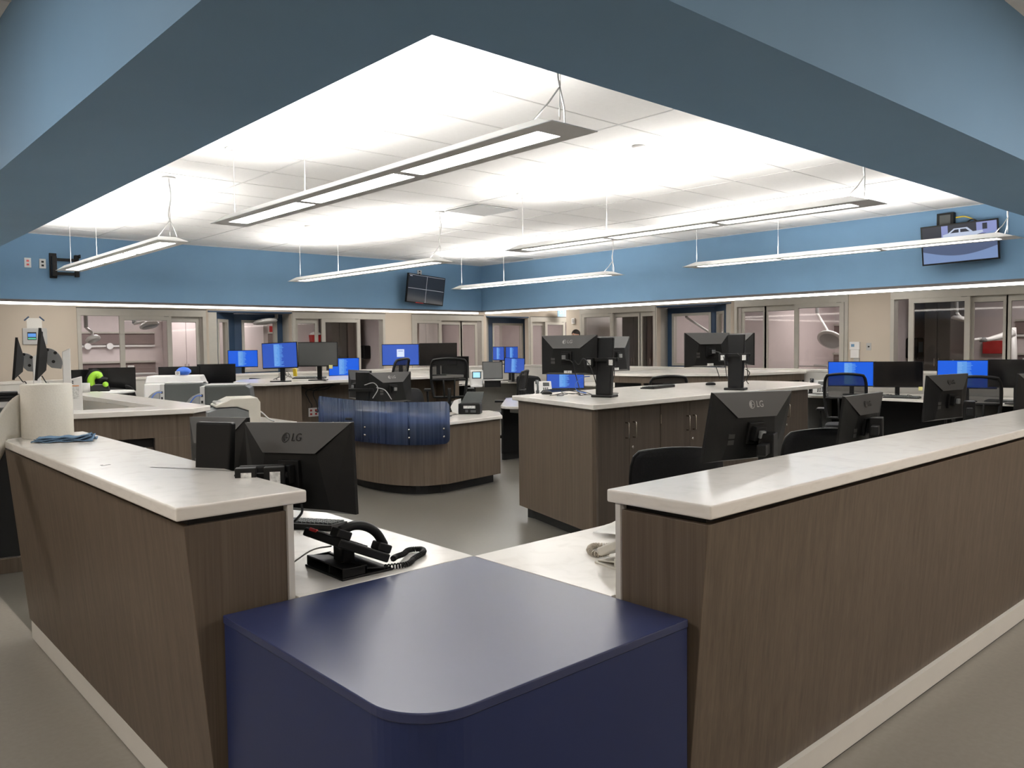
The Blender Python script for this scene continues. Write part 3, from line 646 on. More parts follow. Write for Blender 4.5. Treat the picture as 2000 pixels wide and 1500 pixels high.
# --- far left low cabinet
t=thing('low_cabinet','dark wood cabinet with black base at the far left edge','cabinet',(.3,5.8,0))
a=at0(MB(),t); a.box(-1.0,.93,5.86,6.34,.12,.90,WOODD); a.build('body',t,bev=.002)
a=at0(MB(),t); a.box(-1.0,.90,5.88,6.34,0,.12,BLACKTOE); a.build('base',t)
a=at0(MB(),t); a.box(-1.0,.97,5.80,6.34,.90,.94,QUARTZ); a.build('countertop',t,bev=.004)
for px in (0,1):
    b=MB(); b.T=Matrix.Translation((.62+.12*px,5.858,.35)); b.lathe([(.006,0),(.006,.004)],STEEL); 
    
# ================================================================== monitors
def monitor(label,C,ztop,yaw,W=.54,Hh=.325,tilt=0,roll=0,scr='off',surf=None,back=True,logo=None,group=None,stand='post',note=None,labels=False):
    """C=(x,y) panel centre; ztop height of the top edge; screen looks to local -Y"""
    zc=ztop-Hh/2; base=surf if surf is not None else zc-Hh/2
    t=thing('monitor',label,'monitor',(C[0],C[1],base),yaw,group)
    Rm=Matrix.Translation((0,0,zc-base))@Matrix.Rotation(roll,4,'Y')@Matrix.Rotation(-tilt,4,'X')
    w,h=W/2,Hh/2; s=MB(); s.T=Rm
    th=.014
    # casing: thin slab with folded back shell
    s.box(-w,w,-th/2,th/2,-h,h,DARKP)
    y1=th/2; y2=.052
    O=[(-w,y1,-h),(w,y1,-h),(w,y1,h),(-w,y1,h)]
    ix=.27*W; 
    E1=(-w+ix*.95,y2,h*.34); F1=(w-ix*.95,y2,h*.34); G=(-w+ix*.62,y2*.72,-h*.9); K=(w-ix*.62,y2*.72,-h*.9)
    E2=(E1[0],y2*.80,h*.32); F2=(F1[0],y2*.80,h*.32)
    v=O+[E1,F1,G,K,E2,F2]
    s.add(v,[(3,4,5,2)],DARKLIT)  # lighter tone on this facet stands in for overhead light
    s.add(v,[(4,8,9,5)],REVEAL)
    s.add(v,[(0,6,8,4,3)],DARKP); s.add(v,[(1,2,5,9,7)],DARKP); s.add(v,[(8,6,7,9)],DARKP); s.add(v,[(0,1,7,6)],DARKP)
    s.build('casing',t)
    # screen
    q=MB(); q.T=Rm; b=.009; y=-th/2-.0008
    base_m={'off':OFFS,'grey':OFFG,'blue':BLUES,'violet':BLUES2,'login':BLUES2}[scr]
    q.quad((-w+b,y,-h+b*1.6),(w-b,y,-h+b*1.6),(w-b,y,h-b),(-w+b,y,h-b),base_m)
    if scr in('blue','violet'):
        yy=y-.0004; x0=-w+W*.34; x1=-w+W*.50
        q.quad((x0,yy,-h+.03),(x1,yy,-h+.03),(x1,yy,h-.02),(x0,yy,h-.02),PALES)
        rr=random.Random(11); z=h-.03
        while z>-h+.04:
            ln=rr.uniform(.05,.13); q.quad((x1-.002,yy,z-.011),(x1+ln*.5,yy,z-.009),(x1+ln*.55,yy,z-.002),(x1-.002,yy,z),PALES)
            q.quad((x0+.006,yy-.0003,z-.008),(x0+.012+ln*.45,yy-.0003,z-.008),(x0+.012+ln*.45,yy-.0003,z-.004),(x0+.006,yy-.0003,z-.004),TXTS)
            z-=.0165
    if scr=='login':
        yy=y-.0004; q.quad((-.055,yy,-.03),(.055,yy,-.03),(.055,yy,.085),(-.055,yy,.085),WHITES)
        q.quad((-.035,yy-.0003,.055),(.035,yy-.0003,.055),(.035,yy-.0003,.062),(-.035,yy-.0003,.062),BLUES2)
    q.build('screen',t)
    if logo:
        lm=LOGO if logo=='light' else LOGOD
        # emblem on the slanted top facet
        pc=(Vector(O[3])+Vector(O[2])+Vector(E1)+Vector(F1))/4; nx=Vector((-1,0,0)); nz=(Vector(O[3])+Vector(O[2])-Vector(E1)-Vector(F1)).normalized(); ny=nx.cross(nz).normalized()
        if ny.y<0: ny=-ny
        M=Matrix(((nx.x,nz.x,ny.x,pc.x+ny.x*.0015),(nx.y,nz.y,ny.y,pc.y+ny.y*.0015),(nx.z,nz.z,ny.z,pc.z+ny.z*.0015),(0,0,0,1)))
        g=MB(); g.T=Rm@M; R=.019; cx=-.030; n=26
        vs=[]; 
        for k in range(n): a=2*PI*k/n; vs+=[(cx+R*math.cos(a),R*math.sin(a),0),(cx+(R-.003)*math.cos(a),(R-.003)*math.sin(a),0)]
        g.add(vs,[(2*k,2*((k+1)%n),2*((k+1)%n)+1,2*k+1) for k in range(n)],lm)
        g.add([(cx+(R-.005)*math.cos(a),(R-.005)*math.sin(a),0) for a in [PI*.5+PI*k/12 for k in range(13)]],[tuple(range(13))],lm)
        g.box(cx-.001,cx+.012,-.001,.001,0,.0004,lm); g.box(cx-.001,cx+.001,-.008,.008,0,.0006,SLATE)
        tm=text_mesh('LG',.042,lm,.0002)
        g.add([(v_.co.x+.025,v_.co.y,v_.co.z) for v_ in tm.vertices],[tuple(p_.vertices) for p_ in tm.polygons],lm)
        g.build('logo',t,label='round emblem and letters LG')
    if back:
        # mount plate and small vents
        k=MB(); k.T=Rm; k.box(-.05,.05,.038,.056,-.07,.03,BLACKP); k.box(-.035,.035,.056,.085,-.05,.015,BLACKP); k.box(-.018,.018,.085,.10,-.035,.0,GREYP); k.build('mount_plate',t,bev=.003)
        k=MB(); k.T=Rm; 
        for dz in (-.075,-.045): k.box(w-.15,w-.11,.030,.040,dz,dz+.022,DARKLIT)
        k.build('vent_label',t)
        if labels:
            k=MB(); k.T=Rm; k.box(-.045,-.005,.030,.0395,-h+.012,-h+.035,LABELW); k.box(.0,.03,.030,.0395,-h+.012,-h+.035,LABELW); k.build('port_label',t)
    if surf is not None:
        zz=zc-base
        if stand=='post':
            k=MB(); k.T=Matrix(); k.box(-.03,.03,.035,.065,.012,zz-.02,BLACKP); k.build('stand_neck',t,bev=.004)
            MB().prism([(-.12,-.06),(.12,-.06),(.10,.10),(-.10,.10)],0,.014,BLACKP).build('stand_base',t,bev=.004)
    if note:
        n=MB(); n.T=Rm; n.box(note[0],note[0]+.05,-th/2-.003,-th/2-.001,-h-.03+note[1],-h+.02+note[1],NOTE); n.build('sticky_note',t)
    return t
def mpx(u0,u1,vt,D,s,front,W=.54,Hh=.325,**k):
    """place a real-size monitor at distance D where the photograph shows its top edge"""
    uc=(u0+u1)/2; C=at(uc,vt,D); r=C.xy.normalized(); 
    c=min(1,abs(u1-u0)*D/(F*W)); phi=s*math.acos(c)
    yaw=math.atan2(r.y,r.x)-PI/2+phi+(0 if front else PI)
    return C,yaw
def mon(label,u0,u1,vt,D,s,front,scr='off',surf=None,W=.54,Hh=.325,**k):
    C,yaw=mpx(u0,u1,vt,D,s,front,W,Hh); return monitor(label,(C.x,C.y),C.z,yaw,W,Hh,scr=scr,surf=surf,back=not front,**k)
G1='black monitors with their backs to the viewer'
mon('large black monitor with dim round emblem, back to us beside the keyboard',482,683,825,2.97,-1,False,surf=None,logo='dark',roll=0.04)
mon('black monitor behind the tall black stand on the left desk',375,480,815,3.38,-1,False,surf=None,roll=0.05)
mon('big black monitor with light round emblem above the right counter',1386,1533,763,3.75,1,False,surf=None,logo='light',tilt=.19,roll=-.02)
mon('black monitor behind the right counter, second along from the emblem one',1645,1714,769,4.7,1,False,surf=None,tilt=.13,logo='dark')
mon('black monitor behind the right counter, in front of the farther blue screen',1812,1882,731,5.75,1,False,surf=None,tilt=.08,logo='dark')
mon('black monitor cut by the right picture edge',1993,2075,728,5.3,1,False,surf=None,tilt=.08)
mon('black emblem monitor at the left end of the island worktop',1058,1165,655,6.9,-1,False,surf=None,W=.54,Hh=.335,logo='light',labels=True)
mon('black monitor behind the left monitor stand on the island',1163,1229,657,7.5,1,False,surf=None,labels=True)
mon('black monitor at the right end of the island worktop',1339,1423,650,7.7,1,False,surf=None,labels=True)
mon('black monitor partly hidden behind the right island monitor stand',1421,1471,651,8.4,-1,False,surf=None)
mon('black emblem monitor on the curved desk',722,802,727,8.75,1,False,surf=None,logo='light')
mon('black monitor on the curved desk left of its twin',681,724,723,9.05,-1,False,surf=None)
mon('small bright blue screen in the navy window recess',446,502,684,15.3,0,True,'blue',surf=.80)
mon('violet blue screen on the tall middle counter',513,579,669,10.4,-1,True,'violet',surf=1.07,Hh=.335,roll=-.03)
mon('grey blank screen on the tall middle counter',583,658,668,10.7,-1,True,'grey',surf=1.07,note=(.15,0))
mon('bright blue screen low behind the tall middle counter',640,703,699,14.5,0,True,'blue',surf=.74)
mon('blue screen with a small white window',746,818,672,12.1,0,True,'login',surf=1.07,W=.555)
mon('black screen beside the blue one with the white window',819,892,670,12.0,0,True,'off',surf=1.07,W=.56,Hh=.335)
mon('tall black screen right of the mesh chair',862,915,696,15.7,-1,True,'off',surf=.74,W=.6,Hh=.42)
mon('left of two violet screens in the far recess',963,985,677,17.4,-1,True,'violet',surf=.74,W=.42,Hh=.30)
mon('right of two violet screens in the far recess',987,1011,677,17.4,1,True,'violet',surf=.74,W=.42,Hh=.31)
mon('violet blue screen tilted on the far corner desk',985,1024,699,16.7,1,True,'violet',surf=.74,W=.52,Hh=.32,roll=.05)
mon('blue screen low behind the island worktop',1068,1140,717,12.0,0,True,'violet',surf=.74,W=.56,note=(.02,.30))
mon('bright blue screen on the right desk beside the phone',1620,1708,706,11.6,0,True,'blue',surf=.74,W=.64,Hh=.36)
mon('black screen on the right desk with a yellow note',1710,1798,706,11.2,1,True,'off',surf=.74,W=.63,Hh=.36,note=(.26,-.01))
mon('bright blue screen farther right behind the tilted black monitors',1837,1940,703,10.1,0,True,'blue',surf=.74,W=.66,Hh=.36)
mon('black screen at the right picture edge',1943,2030,702,9.6,0,True,'off',surf=.74,W=.6,Hh=.34)
mon('black screen behind the green tool, left one',131,177,722,11.85,1,True,'off',surf=.74,W=.5,Hh=.33)
mon('black screen behind the green tool, right one',176,262,718,11.9,0,True,'off',surf=.74,W=.62,Hh=.35)
mon('black screen behind the white printer, left one',313,387,716,12.6,0,True,'off',surf=.74,W=.6,Hh=.35)
mon('black screen behind the white printer, right one',387,458,711,12.9,0,True,'off',surf=.74,W=.58,Hh=.34)
p=at(474,718,15.3); t=thing('workstation_cart','small cart under the small bright blue screen in the recess','cart',(p.x,p.y,0),math.atan2(p.y,p.x)-PI/2)
MB().box(-.25,.25,-.2,.2,.775,.80,LGREY).build('top_shelf',t,bev=.004); MB().box(-.03,.03,-.03,.03,.06,.775,LGREY).build('column',t); MB().box(-.22,.22,-.2,.2,.03,.06,GREYP).build('base',t,bev=.01)
# dual monitor stands
def dual_stand(label,loc,yaw,h=.50,reach=.28,boxes=True,lean=.0,bs=1,bz=0):
    t=thing('monitor_stand',label,'monitor stand',loc,yaw,'black pillar stands for paired monitors')
    c=MB(); c.add([(-.068,-.03,.02),(.068,-.03,.02),(.068,.03,.02),(-.068,.03,.02),(-.080,-.012+lean,h),(.080,-.012+lean,h),(.080,.02+lean,h),(-.080,.02+lean,h)],[(0,3,2,1),(4,5,6,7),(0,1,5,4),(1,2,6,5),(2,3,7,6),(3,0,4,7)],BLACKP)
    c.build('column',t,bev=.008,seg=3)
    MB().prism([(-.16*bs,-.10*bs),(.16*bs,-.10*bs),(.14*bs,.16*bs),(-.14*bs,.16*bs)],0,.022,BLACKP).build('base',t,bev=.006)
    c=MB(); c.box(-reach,reach,-.045,-.028,h*.60+bz,h*.66+bz,BLACKP); c.build('cross_arm',t,bev=.003)
    if boxes:
        for s in (-1,1):
            q_=.10 if not bz else .048; b=MB(); b.box(s*q_-.035,s*q_+.035,-.085,-.045,h*.52+bz,h*.66+bz+abs(bz)*.25,BLACKP); bo=b.build('adapter_box',t,bev=.003)
            b=MB(); b.box(s*q_-.015,s*q_+.02,-.0865,-.085,h*.54+bz,h*.63+bz+abs(bz)*.2,LABELW); b.build('label_sticker',bo)
    return t
def pxd(u,v,D): p=at(u,v,D); return p
p=at(412,900,3.02); dual_stand('black pillar stand between the two monitors on the left desk',(p.x,p.y,.74),math.radians(-60),.50,.25,False,.03,.5)
p=at(512,925,2.88); dual_stand('black bracket stand with labelled boxes behind the large emblem monitor',(p.x,p.y,.74),math.radians(-30),.36,.09,True,0,.35,.10)
p=at(1180,740,6.75); dual_stand('black pillar stand at the left end of the island worktop',(p.x,p.y,1.07),math.radians(-75),.50,.15,True,.02,.6)
p=at(1437,740,7.55); dual_stand('black pillar stand at the right end of the island worktop',(p.x,p.y,1.07),math.radians(-75),.52,.15,True,.02,.6)
p=at(708,780,8.6); dual_stand('black pillar stand holding the paired monitors on the curved desk',(p.x,p.y,.74),math.radians(-55),.50,.14,False,.02)
for (u,D,l) in ((1500,3.72,'black arm stand behind the big emblem monitor on the right desk'),(1712,4.62,'black arm stand behind the second monitor on the right desk'),(1893,5.55,'black arm stand behind the third monitor on the right desk')):
    v={1500:870,1712:835,1893:800}[u]; p=at(u,v,D)
    t=thing('monitor_stand',l,'monitor stand',(p.x,p.y,.74),math.radians(20),'black arm stands on the right desk')
    z=p.z-.74
    MB().box(-.055,.05,-.035,.035,.02,z+.06,BLACKP).build('column',t,bev=.006)
    MB().box(-.16,-.05,-.02,.02,z-.03,z+.02,BLACKP).build('arm',t,bev=.004)
    MB().prism([(-.12,-.12),(.12,-.12),(.12,.12),(-.12,.12)],0,.02,BLACKP).build('base',t,bev=.004)
# ================================================================== task chairs
def chair(name,label,seat=.46,top=.98,arms=True,fab=FABRIC,meshback=False,group='black swivel chairs'):
    t=thing(name,label,'chair',(0,0,0),0,group)
    s=MB(); n=8
    # seat cushion, rounded
    pts=[(.24*math.copysign(abs(math.cos(a))**.5,math.cos(a)),.235*math.copysign(abs(math.sin(a))**.5,math.sin(a))) for a in [2*PI*k/28 for k in range(28)]]
    s.prism(pts,seat-.06,seat-.01,fab); s.prism(pts,seat-.01,seat+.012,fab,top=[(x*.93,y*.93) for x,y in pts]); s.build('seat',t,bev=.012,seg=3)
    # curved back
    b=MB(); nu,nv=10,9; z0,z1=seat+.10,top
    def bp(i,j,o):
        u=i/nu*2-1; v=j/nv; w=(.20+.035*math.sin(v*PI*.8))*(1-.10*max(0,v-.85)*6)
        x=u*w; y=.235+.05*v-.045*(1-u*u)*-1*-.0+.035*(u*u)*-1+.03*math.sin(v*PI)*-1+o; z=z0+(z1-z0)*v-(.02*u*u if j==nv else 0)
        return (x,y,z)
    ff=MESHF if meshback else fab
    V=[bp(i,j,0) for j in range(nv+1) for i in range(nu+1)]+[bp(i,j,.028) for j in range(nv+1) for i in range(nu+1)]
    K=(nu+1)*(nv+1); idx=lambda i,j:j*(nu+1)+i
    fs=[(idx(i,j),idx(i+1,j),idx(i+1,j+1),idx(i,j+1)) for j in range(nv) for i in range(nu)]
    fs+=[tuple(K+a for a in f_)[::-1] for f_ in fs]
    for i in range(nu): fs+=[(idx(i,0),K+idx(i,0),K+idx(i+1,0),idx(i+1,0)),(idx(i,nv),idx(i+1,nv),K+idx(i+1,nv),K+idx(i,nv))]
    for j in range(nv): fs+=[(idx(0,j),idx(0,j+1),K+idx(0,j+1),K+idx(0,j)),(idx(nu,j),K+idx(nu,j),K+idx(nu,j+1),idx(nu,j+1))]
    if not meshback:
        b.add(V,fs,ff,True); b.build('backrest',t)
        f_=MB(); f_.tube([bp(0,0,.014)]+[bp(0,j,.014) for j in range(1,nv+1)]+[bp(i,nv,.014) for i in range(1,nu+1)]+[bp(nu,j,.014) for j in range(nv-1,-1,-1)],.013,BLACKP,6); f_.build('back_frame',t)
    else:
        vm=[k for k in range(len(V))]
        # open frame: upper mesh and lower ribbed window
        fr_=MB(); loop=[bp(0,j,.014) for j in range(0,nv+1)]+[bp(i,nv,.014) for i in range(1,nu+1)]+[bp(nu,j,.014) for j in range(nv-1,-1,-1)]+[bp(i,0,.014) for i in range(nu-1,-1,-1)]
        fr_.tube(loop,.018,BLACKP,6); fr_.tube([bp(i,4,.014) for i in range(nu+1)],.016,BLACKP,6)
        for u in (3.4,6.6): fr_.tube([bp(u,j,.02) for j in (0,1,2,3,4)],.013,BLACKP,6)
        fr_.build('back_frame',t)
        m_=MB(); vv=[bp(i,j,.014) for j in range(4,nv+1) for i in range(nu+1)]; m_.add(vv,[(a*(nu+1)+i,a*(nu+1)+i+1,(a+1)*(nu+1)+i+1,(a+1)*(nu+1)+i) for a in range(nv-4) for i in range(nu)],MESHSEE,True); m_.build('mesh_panel',t)
    MB().tube(catmull([(0,.05,seat-.07),(0,.22,seat-.06),(0,.30,seat+.06),(0,.285,seat+.22)],5),.022,BLACKP,8).build('back_bracket',t)
    if arms:
        for q in (-1,1):
            a=MB(); a.tube([(q*.20,.02,seat-.05),(q*.285,.02,seat-.04),(q*.29,.02,seat+.17)],.016,BLACKP,8); a.prism([(q*.29+x,y) for x,y in [(-.04,-.13),(.04,-.13),(.045,.10),(-.045,.10)]],seat+.17,seat+.20,BLACKP); a.build('armrest',t,bev=.008)
    MB().box(-.1,.1,-.1,.12,seat-.10,seat-.06,BLACKP).build('tilt_mechanism',t,bev=.01)
    MB().lathe([(.05,0),(.05,.06),(.027,.07),(.027,seat-.28),(.018,seat-.27),(.018,seat-.18)],BLACKP,(0,0,.08),14).build('gas_lift',t)
    b=MB()
    for k in range(5):
        a=2*PI*k/5+.3; c,s_=math.cos(a),math.sin(a)
        b.tube([(0,0,.12),(c*.16,s_*.16,.10),(c*.30,s_*.30,.075)],.02,BLACKP,8,rr=[.028,.022,.015])
    b.build('star_base',t)
    for k in range(5):
        a=2*PI*k/5+.3; c,s_=math.cos(a),math.sin(a); w_=MB(); w_.T=Matrix.Translation((c*.30,s_*.30,.03))@Matrix.Rotation(a,4,'Z')@Matrix.Rotation(PI/2,4,'X'); w_.cyl((0,0),.03,-.022,.022,BLACKP,14); w_.build('caster',t)
    if seat>.6:
        r=MB(); pts_=[(.2*math.cos(2*PI*k/24),.2*math.sin(2*PI*k/24),.30) for k in range(25)]; r.tube(pts_,.010,STEEL,6); r.tube([(-.2,0,.30),(.2,0,.30)],.008,STEEL,6); r.build('foot_ring',t)
    return t
MS=bpy.data.materials.new('see through mesh fabric'); MS.use_nodes=True
nt=MS.node_tree; bb=nt.nodes['Principled BSDF']; bb.inputs['Base Color'].default_value=(.012,.012,.013,1); bb.inputs['Roughness'].default_value=.8
tr=nt.nodes.new('ShaderNodeBsdfTransparent'); mx=nt.nodes.new('ShaderNodeMixShader'); mx.inputs[0].default_value=.84; nt.links.new(tr.outputs[0],mx.inputs[1]); nt.links.new(bb.outputs[0],mx.inputs[2]); nt.links.new(mx.outputs[0],nt.nodes['Material Output'].inputs[0])
MESHSEE=MS
ch0=chair('task_chair','x'); ch1=chair('drafting_chair','x',.74,1.345,True,FABRIC,True,'tall mesh-back chairs'); ch2=chair('task_chair','x',.48,1.12,True,FABRIC,True)
ch3=chair('task_chair','x',.46,.96,True,NAVYF,False,'navy swivel chairs')
ch4=chair('task_chair','x',arms=False)
used=set()
def put(proto,label,u,v,D,face,z=0):
    """face: degrees the seat front turns from pointing at the viewer"""
    p=at(u,v,D); r=math.atan2(p.y,p.x)
    o=proto if proto.name not in used else copy_tree(proto)
    used.add(proto.name); o.location=(p.x,p.y,z); o.rotation_euler=(0,0,r-PI/2+math.radians(face)); o['label']=label; return o
put(ch4,'black swivel chair just behind the near end of the right counter',1300,900,4.4,180+14)
put(ch0,'black swivel chair half hidden behind the big emblem monitor',1560,850,5.2,180+30)
put(ch2,'black chair in front of the blue screen beside the grey phone',1652,760,10.0,178)
put(ch2,'black chair below the farther bright blue screen on the right',1906,770,8.9,180)
put(ch2,'black chair back showing above the island between its monitors',1292,740,9.9,200)
put(ch1,'tall mesh chair seen side-on before the blue screen with white window',752,710,10.9,180+65)
put(ch1,'tall mesh chair with small white label facing the middle counter',877,730,10.8,180)
put(ch0,'black chair with armrest beside the curved desk monitor pair',842,780,9.9,65)
put(ch2,'black chair seen side-on at the far corner desk',993,750,12.4,180+75)
put(ch3,'navy chair in front of the low blue screen behind the island',1092,760,10.2,180)
put(ch0,'dark chair beside the low white wall behind the island',1046,740,14.0,150)
put(ch0,'dark chair under the small blue screen in the recess',488,745,14.2,180)
put(ch0,'dark chair beside the grey printers at the left',290,765,12.0,100)
put(ch0,'dark chair in front of the right printer-side black screen',420,745,11.4,180)
put(ch0,'dark chair in front of the black screens behind the green tool',220,750,11.2,170)
put(ch0,'black chair edge beyond the right end of the island',1345,720,10.6,120)
#@@PART3
# ================================================================== telephones
def coil(path,r=.008,turns=30,wr=.0026):
    P=catmull(path,12); out=[]; n=len(P); N=turns*8
    for k in range(N+1):
        f_=k/N*(n-1); i=min(int(f_),n-2); p=P[i].lerp(P[i+1],f_-i); d=(P[i+1]-P[i]).normalized(); a=d.cross(Vector((0,0,1)))
        if a.length<.1: a=Vector((1,0,0))
        a.normalize(); b=d.cross(a); th=2*PI*k/8; out.append(p+a*math.cos(th)*r+b*math.sin(th)*r)
    return out
def phone(label,loc,yaw,body,hand,rear=None,light=False,scr=None,tilt=.43,group='desk telephones'):
    t=thing('desk_telephone',label,'telephone',loc,yaw,group)
    b=MB()
    # foot with two hollow bays at the rear
    b.box(-.13,.13,-.10,.10,0,.008,body); b.box(-.125,.125,.0,.012,.008,.036,body)
    for x in (-.125,-.035,.12): b.box(x,x+.006,.0,.095,.008,.038,body)
    b.add([(-.125,-.09,.008),(.125,-.09,.008),(.125,.095,.036),(-.125,.095,.036),(.125,.095,.042),(-.125,.095,.042),(.125,-.09,.014),(-.125,-.09,.014)],[(0,1,2,3),(5,4,6,7),(3,2,4,5),(0,7,6,1),(1,6,4,2),(0,3,5,7)],body)
    b.build('foot',t,bev=.002)
    T=Matrix.Translation((0,-.085,.030))@Matrix.Rotation(tilt,4,'X')
    c=MB(); c.T=T; c.prism([(-.125,0),(.125,0),(.13,.10),(.125,.215),(-.125,.215),(-.13,.10)],-.004,.026,body)
    c.build('body',t,bev=.006,seg=3)
    n=MB(); n.box(-.035,.035,-.005,.04,.03,.085,body); n.build('tilt_hinge',t,bev=.003)
    q=MB(); q.T=T; q.box(.0,.095,.13,.19,.026,.029,scr or OFFG); q.build('display',t)
    kz=MB(); kz.T=T
    for i in range(4):
        for j in range(3): kz.box(.0+j*.028,.020+j*.028,.020+i*.023,.035+i*.023,.026,.030,DARKP if body!=BLACKP else GREYP)
    kz.build('keypad',t)
    h=MB(); h.T=T; x=-.085
    h.tube(catmull([(x,.012,.048),(x,.06,.080),(x,.11,.090),(x,.16,.080),(x,.205,.048)],5),.017,hand,10)
    for y in (.022,.196): h.prism([(x-.026,y-.028),(x+.026,y-.028),(x+.026,y+.028),(x-.026,y+.028)],.026,.056,hand)
    h.build('handset',t,bev=.007,seg=3)
    if light: l=MB(); l.T=T; l.box(.04,.09,.207,.217,.018,.030,RED); l.build('message_light',t,bev=.003)
    return t
ph=phone('black desk telephone on the white desk beside the blue corner block',(1.445,2.475,.74),math.radians(90),BLACKP,BLACKP,light=True)
o=MB().tube(coil([(1.515,2.36,.752),(1.60,2.345,.750),(1.665,2.39,.750),(1.735,2.43,.752),(1.755,2.475,.752),(1.715,2.495,.752),(1.66,2.45,.756),(1.60,2.41,.764),(1.555,2.36,.775)],.0085,64,.0026),.0028,BLACKP,5).build('coiled_cord'); tag(o,'black coiled cord looping from the black telephone','cord')
o=MB().tube(catmull([(1.19,2.50,.744),(1.22,2.57,.744),(1.29,2.60,.76),(1.36,2.58,.80),(1.41,2.53,.815)],8),.0028,CABLEG,6).build('phone_cable'); tag(o,'thin grey cable running into the back of the black telephone','cable')
p=onz(1195,1088,.74)
phone('cream telephone mostly hidden behind the right counter end',(2.225,1.80,.74),math.radians(172),CREAM,CREAM)
pc=[onz(1188,1078,.75),onz(1165,1083,.75),onz(1151,1074,.75),onz(1160,1066,.75),onz(1185,1066,.75),onz(1198,1066,.752)]
o=MB().tube(coil(pc,.009,26),.0034,CORDB,5).build('coiled_cord'); tag(o,'beige coiled cord loop beside the right counter end panel','cord')
g=MB(); c0=onz(1188,1045,.745); n=8
vs=[]
for j in range(n+1):
    for i in range(n+1):
        x=(i/n-.5)*.16; y=(j/n-.5)*.13; vs.append((x,y,.012+.035*math.exp(-((x-.02)**2+(y)**2)/.003)+.006*math.sin(40*x+25*y)))
g.add(vs,[(j*(n+1)+i,j*(n+1)+i+1,(j+1)*(n+1)+i+1,(j+1)*(n+1)+i) for j in range(n) for i in range(n)],PAPER,True)
o=g.build('paper_towel_sheet',solid=.001); o.location=(c0.x+.06,c0.y,.742); tag(o,'crumpled white paper towel beside the beige cord','paper towel')
p=at(1598,770,11.5); phone('light grey telephone with small display on the right desk end',(p.x,p.y,.74),math.atan2(p.y,p.x)-PI/2-.15,LGREY,BLACKP,scr=OFFG,tilt=1.0)
p=at(1060,768,12.0); phone('white telephone behind the island left of the navy chair',(p.x,p.y,.74),math.atan2(p.y,p.x)-PI/2+.1,WHITEP,SLATE,scr=OFFG,tilt=1.05)
# ================================================================== keyboards, mice
def keyboard(label,loc,yaw,m=BLACKP,km=SLATE):
    t=thing('keyboard',label,'keyboard',loc,yaw,'black keyboards')
    b=MB(); b.add([(-.225,-.075,0),(.225,-.075,0),(.225,.075,0),(-.225,.075,0),(-.225,-.075,.012),(.225,-.075,.012),(.225,.075,.026),(-.225,.075,.026)],[(0,3,2,1),(4,5,6,7),(0,1,5,4),(1,2,6,5),(2,3,7,6),(3,0,4,7)],m); b.build('case',t,bev=.003)
    k=MB(); k.T=Matrix.Translation((0,0,.0195))@Matrix.Rotation(.093,4,'X')
    for r in range(6):
        y=-.062+r*.0205
        for c in range(21):
            x=-.217+c*.0205
            if c in (15,) : continue
            if r==0 and 3<c<9: continue
            k.add([(x,y,.0),(x+.0175,y,.0),(x+.0175,y+.0175,.0),(x,y+.0175,.0),(x+.002,y+.002,.007),(x+.0155,y+.002,.007),(x+.0155,y+.0155,.007),(x+.002,y+.0155,.007)],[(4,5,6,7),(0,1,5,4),(1,2,6,5),(2,3,7,6),(3,0,4,7)],km)
    k.box(-.217+4*.0205,-.217+9*.0205-.003,-.062,-.0445,0,.007,km)
    k.build('keys',t); return t
keyboard('black keyboard on the white desk in front of the black telephone',(1.625,3.25,.74),math.radians(123))
p=onz(595,740,1.07); keyboard('black keyboard on the tall middle counter',(p.x+.1,p.y+.05,1.07),math.radians(-42))
p=at(1385,752,7.6); keyboard('black keyboard on the right end of the island worktop',(p.x,5.0,1.07),math.radians(190))
p=onz(1735,765,.74); keyboard('black keyboard on the right desk under the black screen',(11.15,4.55,.74),math.radians(-80))
p=at(1920,770,9.3); keyboard('black keyboard on the right desk near the picture edge',(11.15,3.3,.74),math.radians(-90))
p=at(1040,752,9.0)
def mouse(label,loc,yaw):
    m=MB(); 
    m.lathe([(.028,0),(.031,.008),(.028,.020),(.018,.029),(.004,.032)],BLACKP,(0,0,0),20); m.v=[Vector((v.x,v.y*1.75,v.z)) for v in m.v]
    o=m.build('computer_mouse'); o.location=loc; o.rotation_euler=(0,0,yaw); return tag(o,label,'mouse','black computer mice')
p=onz(1068,770,1.07); mouse('black computer mouse at the left tip of the island worktop',(p.x,p.y,1.07),.3)
p=onz(1388,752,1.07); mouse('black computer mouse at the right end of the island worktop',(p.x,p.y,1.07),.8)
# cable tangles
def cables(label,z,pts,r=.0035,m=CABLE,cat='cable'):
    c=MB()
    for P in pts: c.tube(catmull(P,6),r,m,5)
    o=c.build('cables'); return tag(o,label,cat)
def wob(p,q,n,a,zf,seed):
    rr=random.Random(seed); out=[]
    for k in range(n+1):
        f_=k/n; out.append(Vector(p).lerp(Vector(q),f_)+Vector((rr.uniform(-a,a),rr.uniform(-a,a),0 if k in(0,n) else zf*rr.random())))
    return out
a=onz(1085,772,1.074); b=onz(1165,772,1.074)
cables('tangle of black cables on the worktop under the left island monitors',1.07,[wob(a,b,6,.05,.02,1),wob(a,b,5,.07,.03,2),wob(b,onz(1200,768,1.074),5,.05,.01,3),wob(a+Vector((0,0,.0)),b,7,.06,.05,4)])
cables('black wires hanging behind the left island monitors',1.07,[[at(1120,700,6.85),at(1130,712,6.8),at(1140,700,6.72),at(1155,720,6.7),at(1165,752,6.7)],[at(1105,702,6.8),at(1118,708,6.75),at(1125,735,6.75),at(1132,760,6.7)],[at(1195,700,6.9),at(1200,730,6.85),at(1190,764,6.85)]],.004)
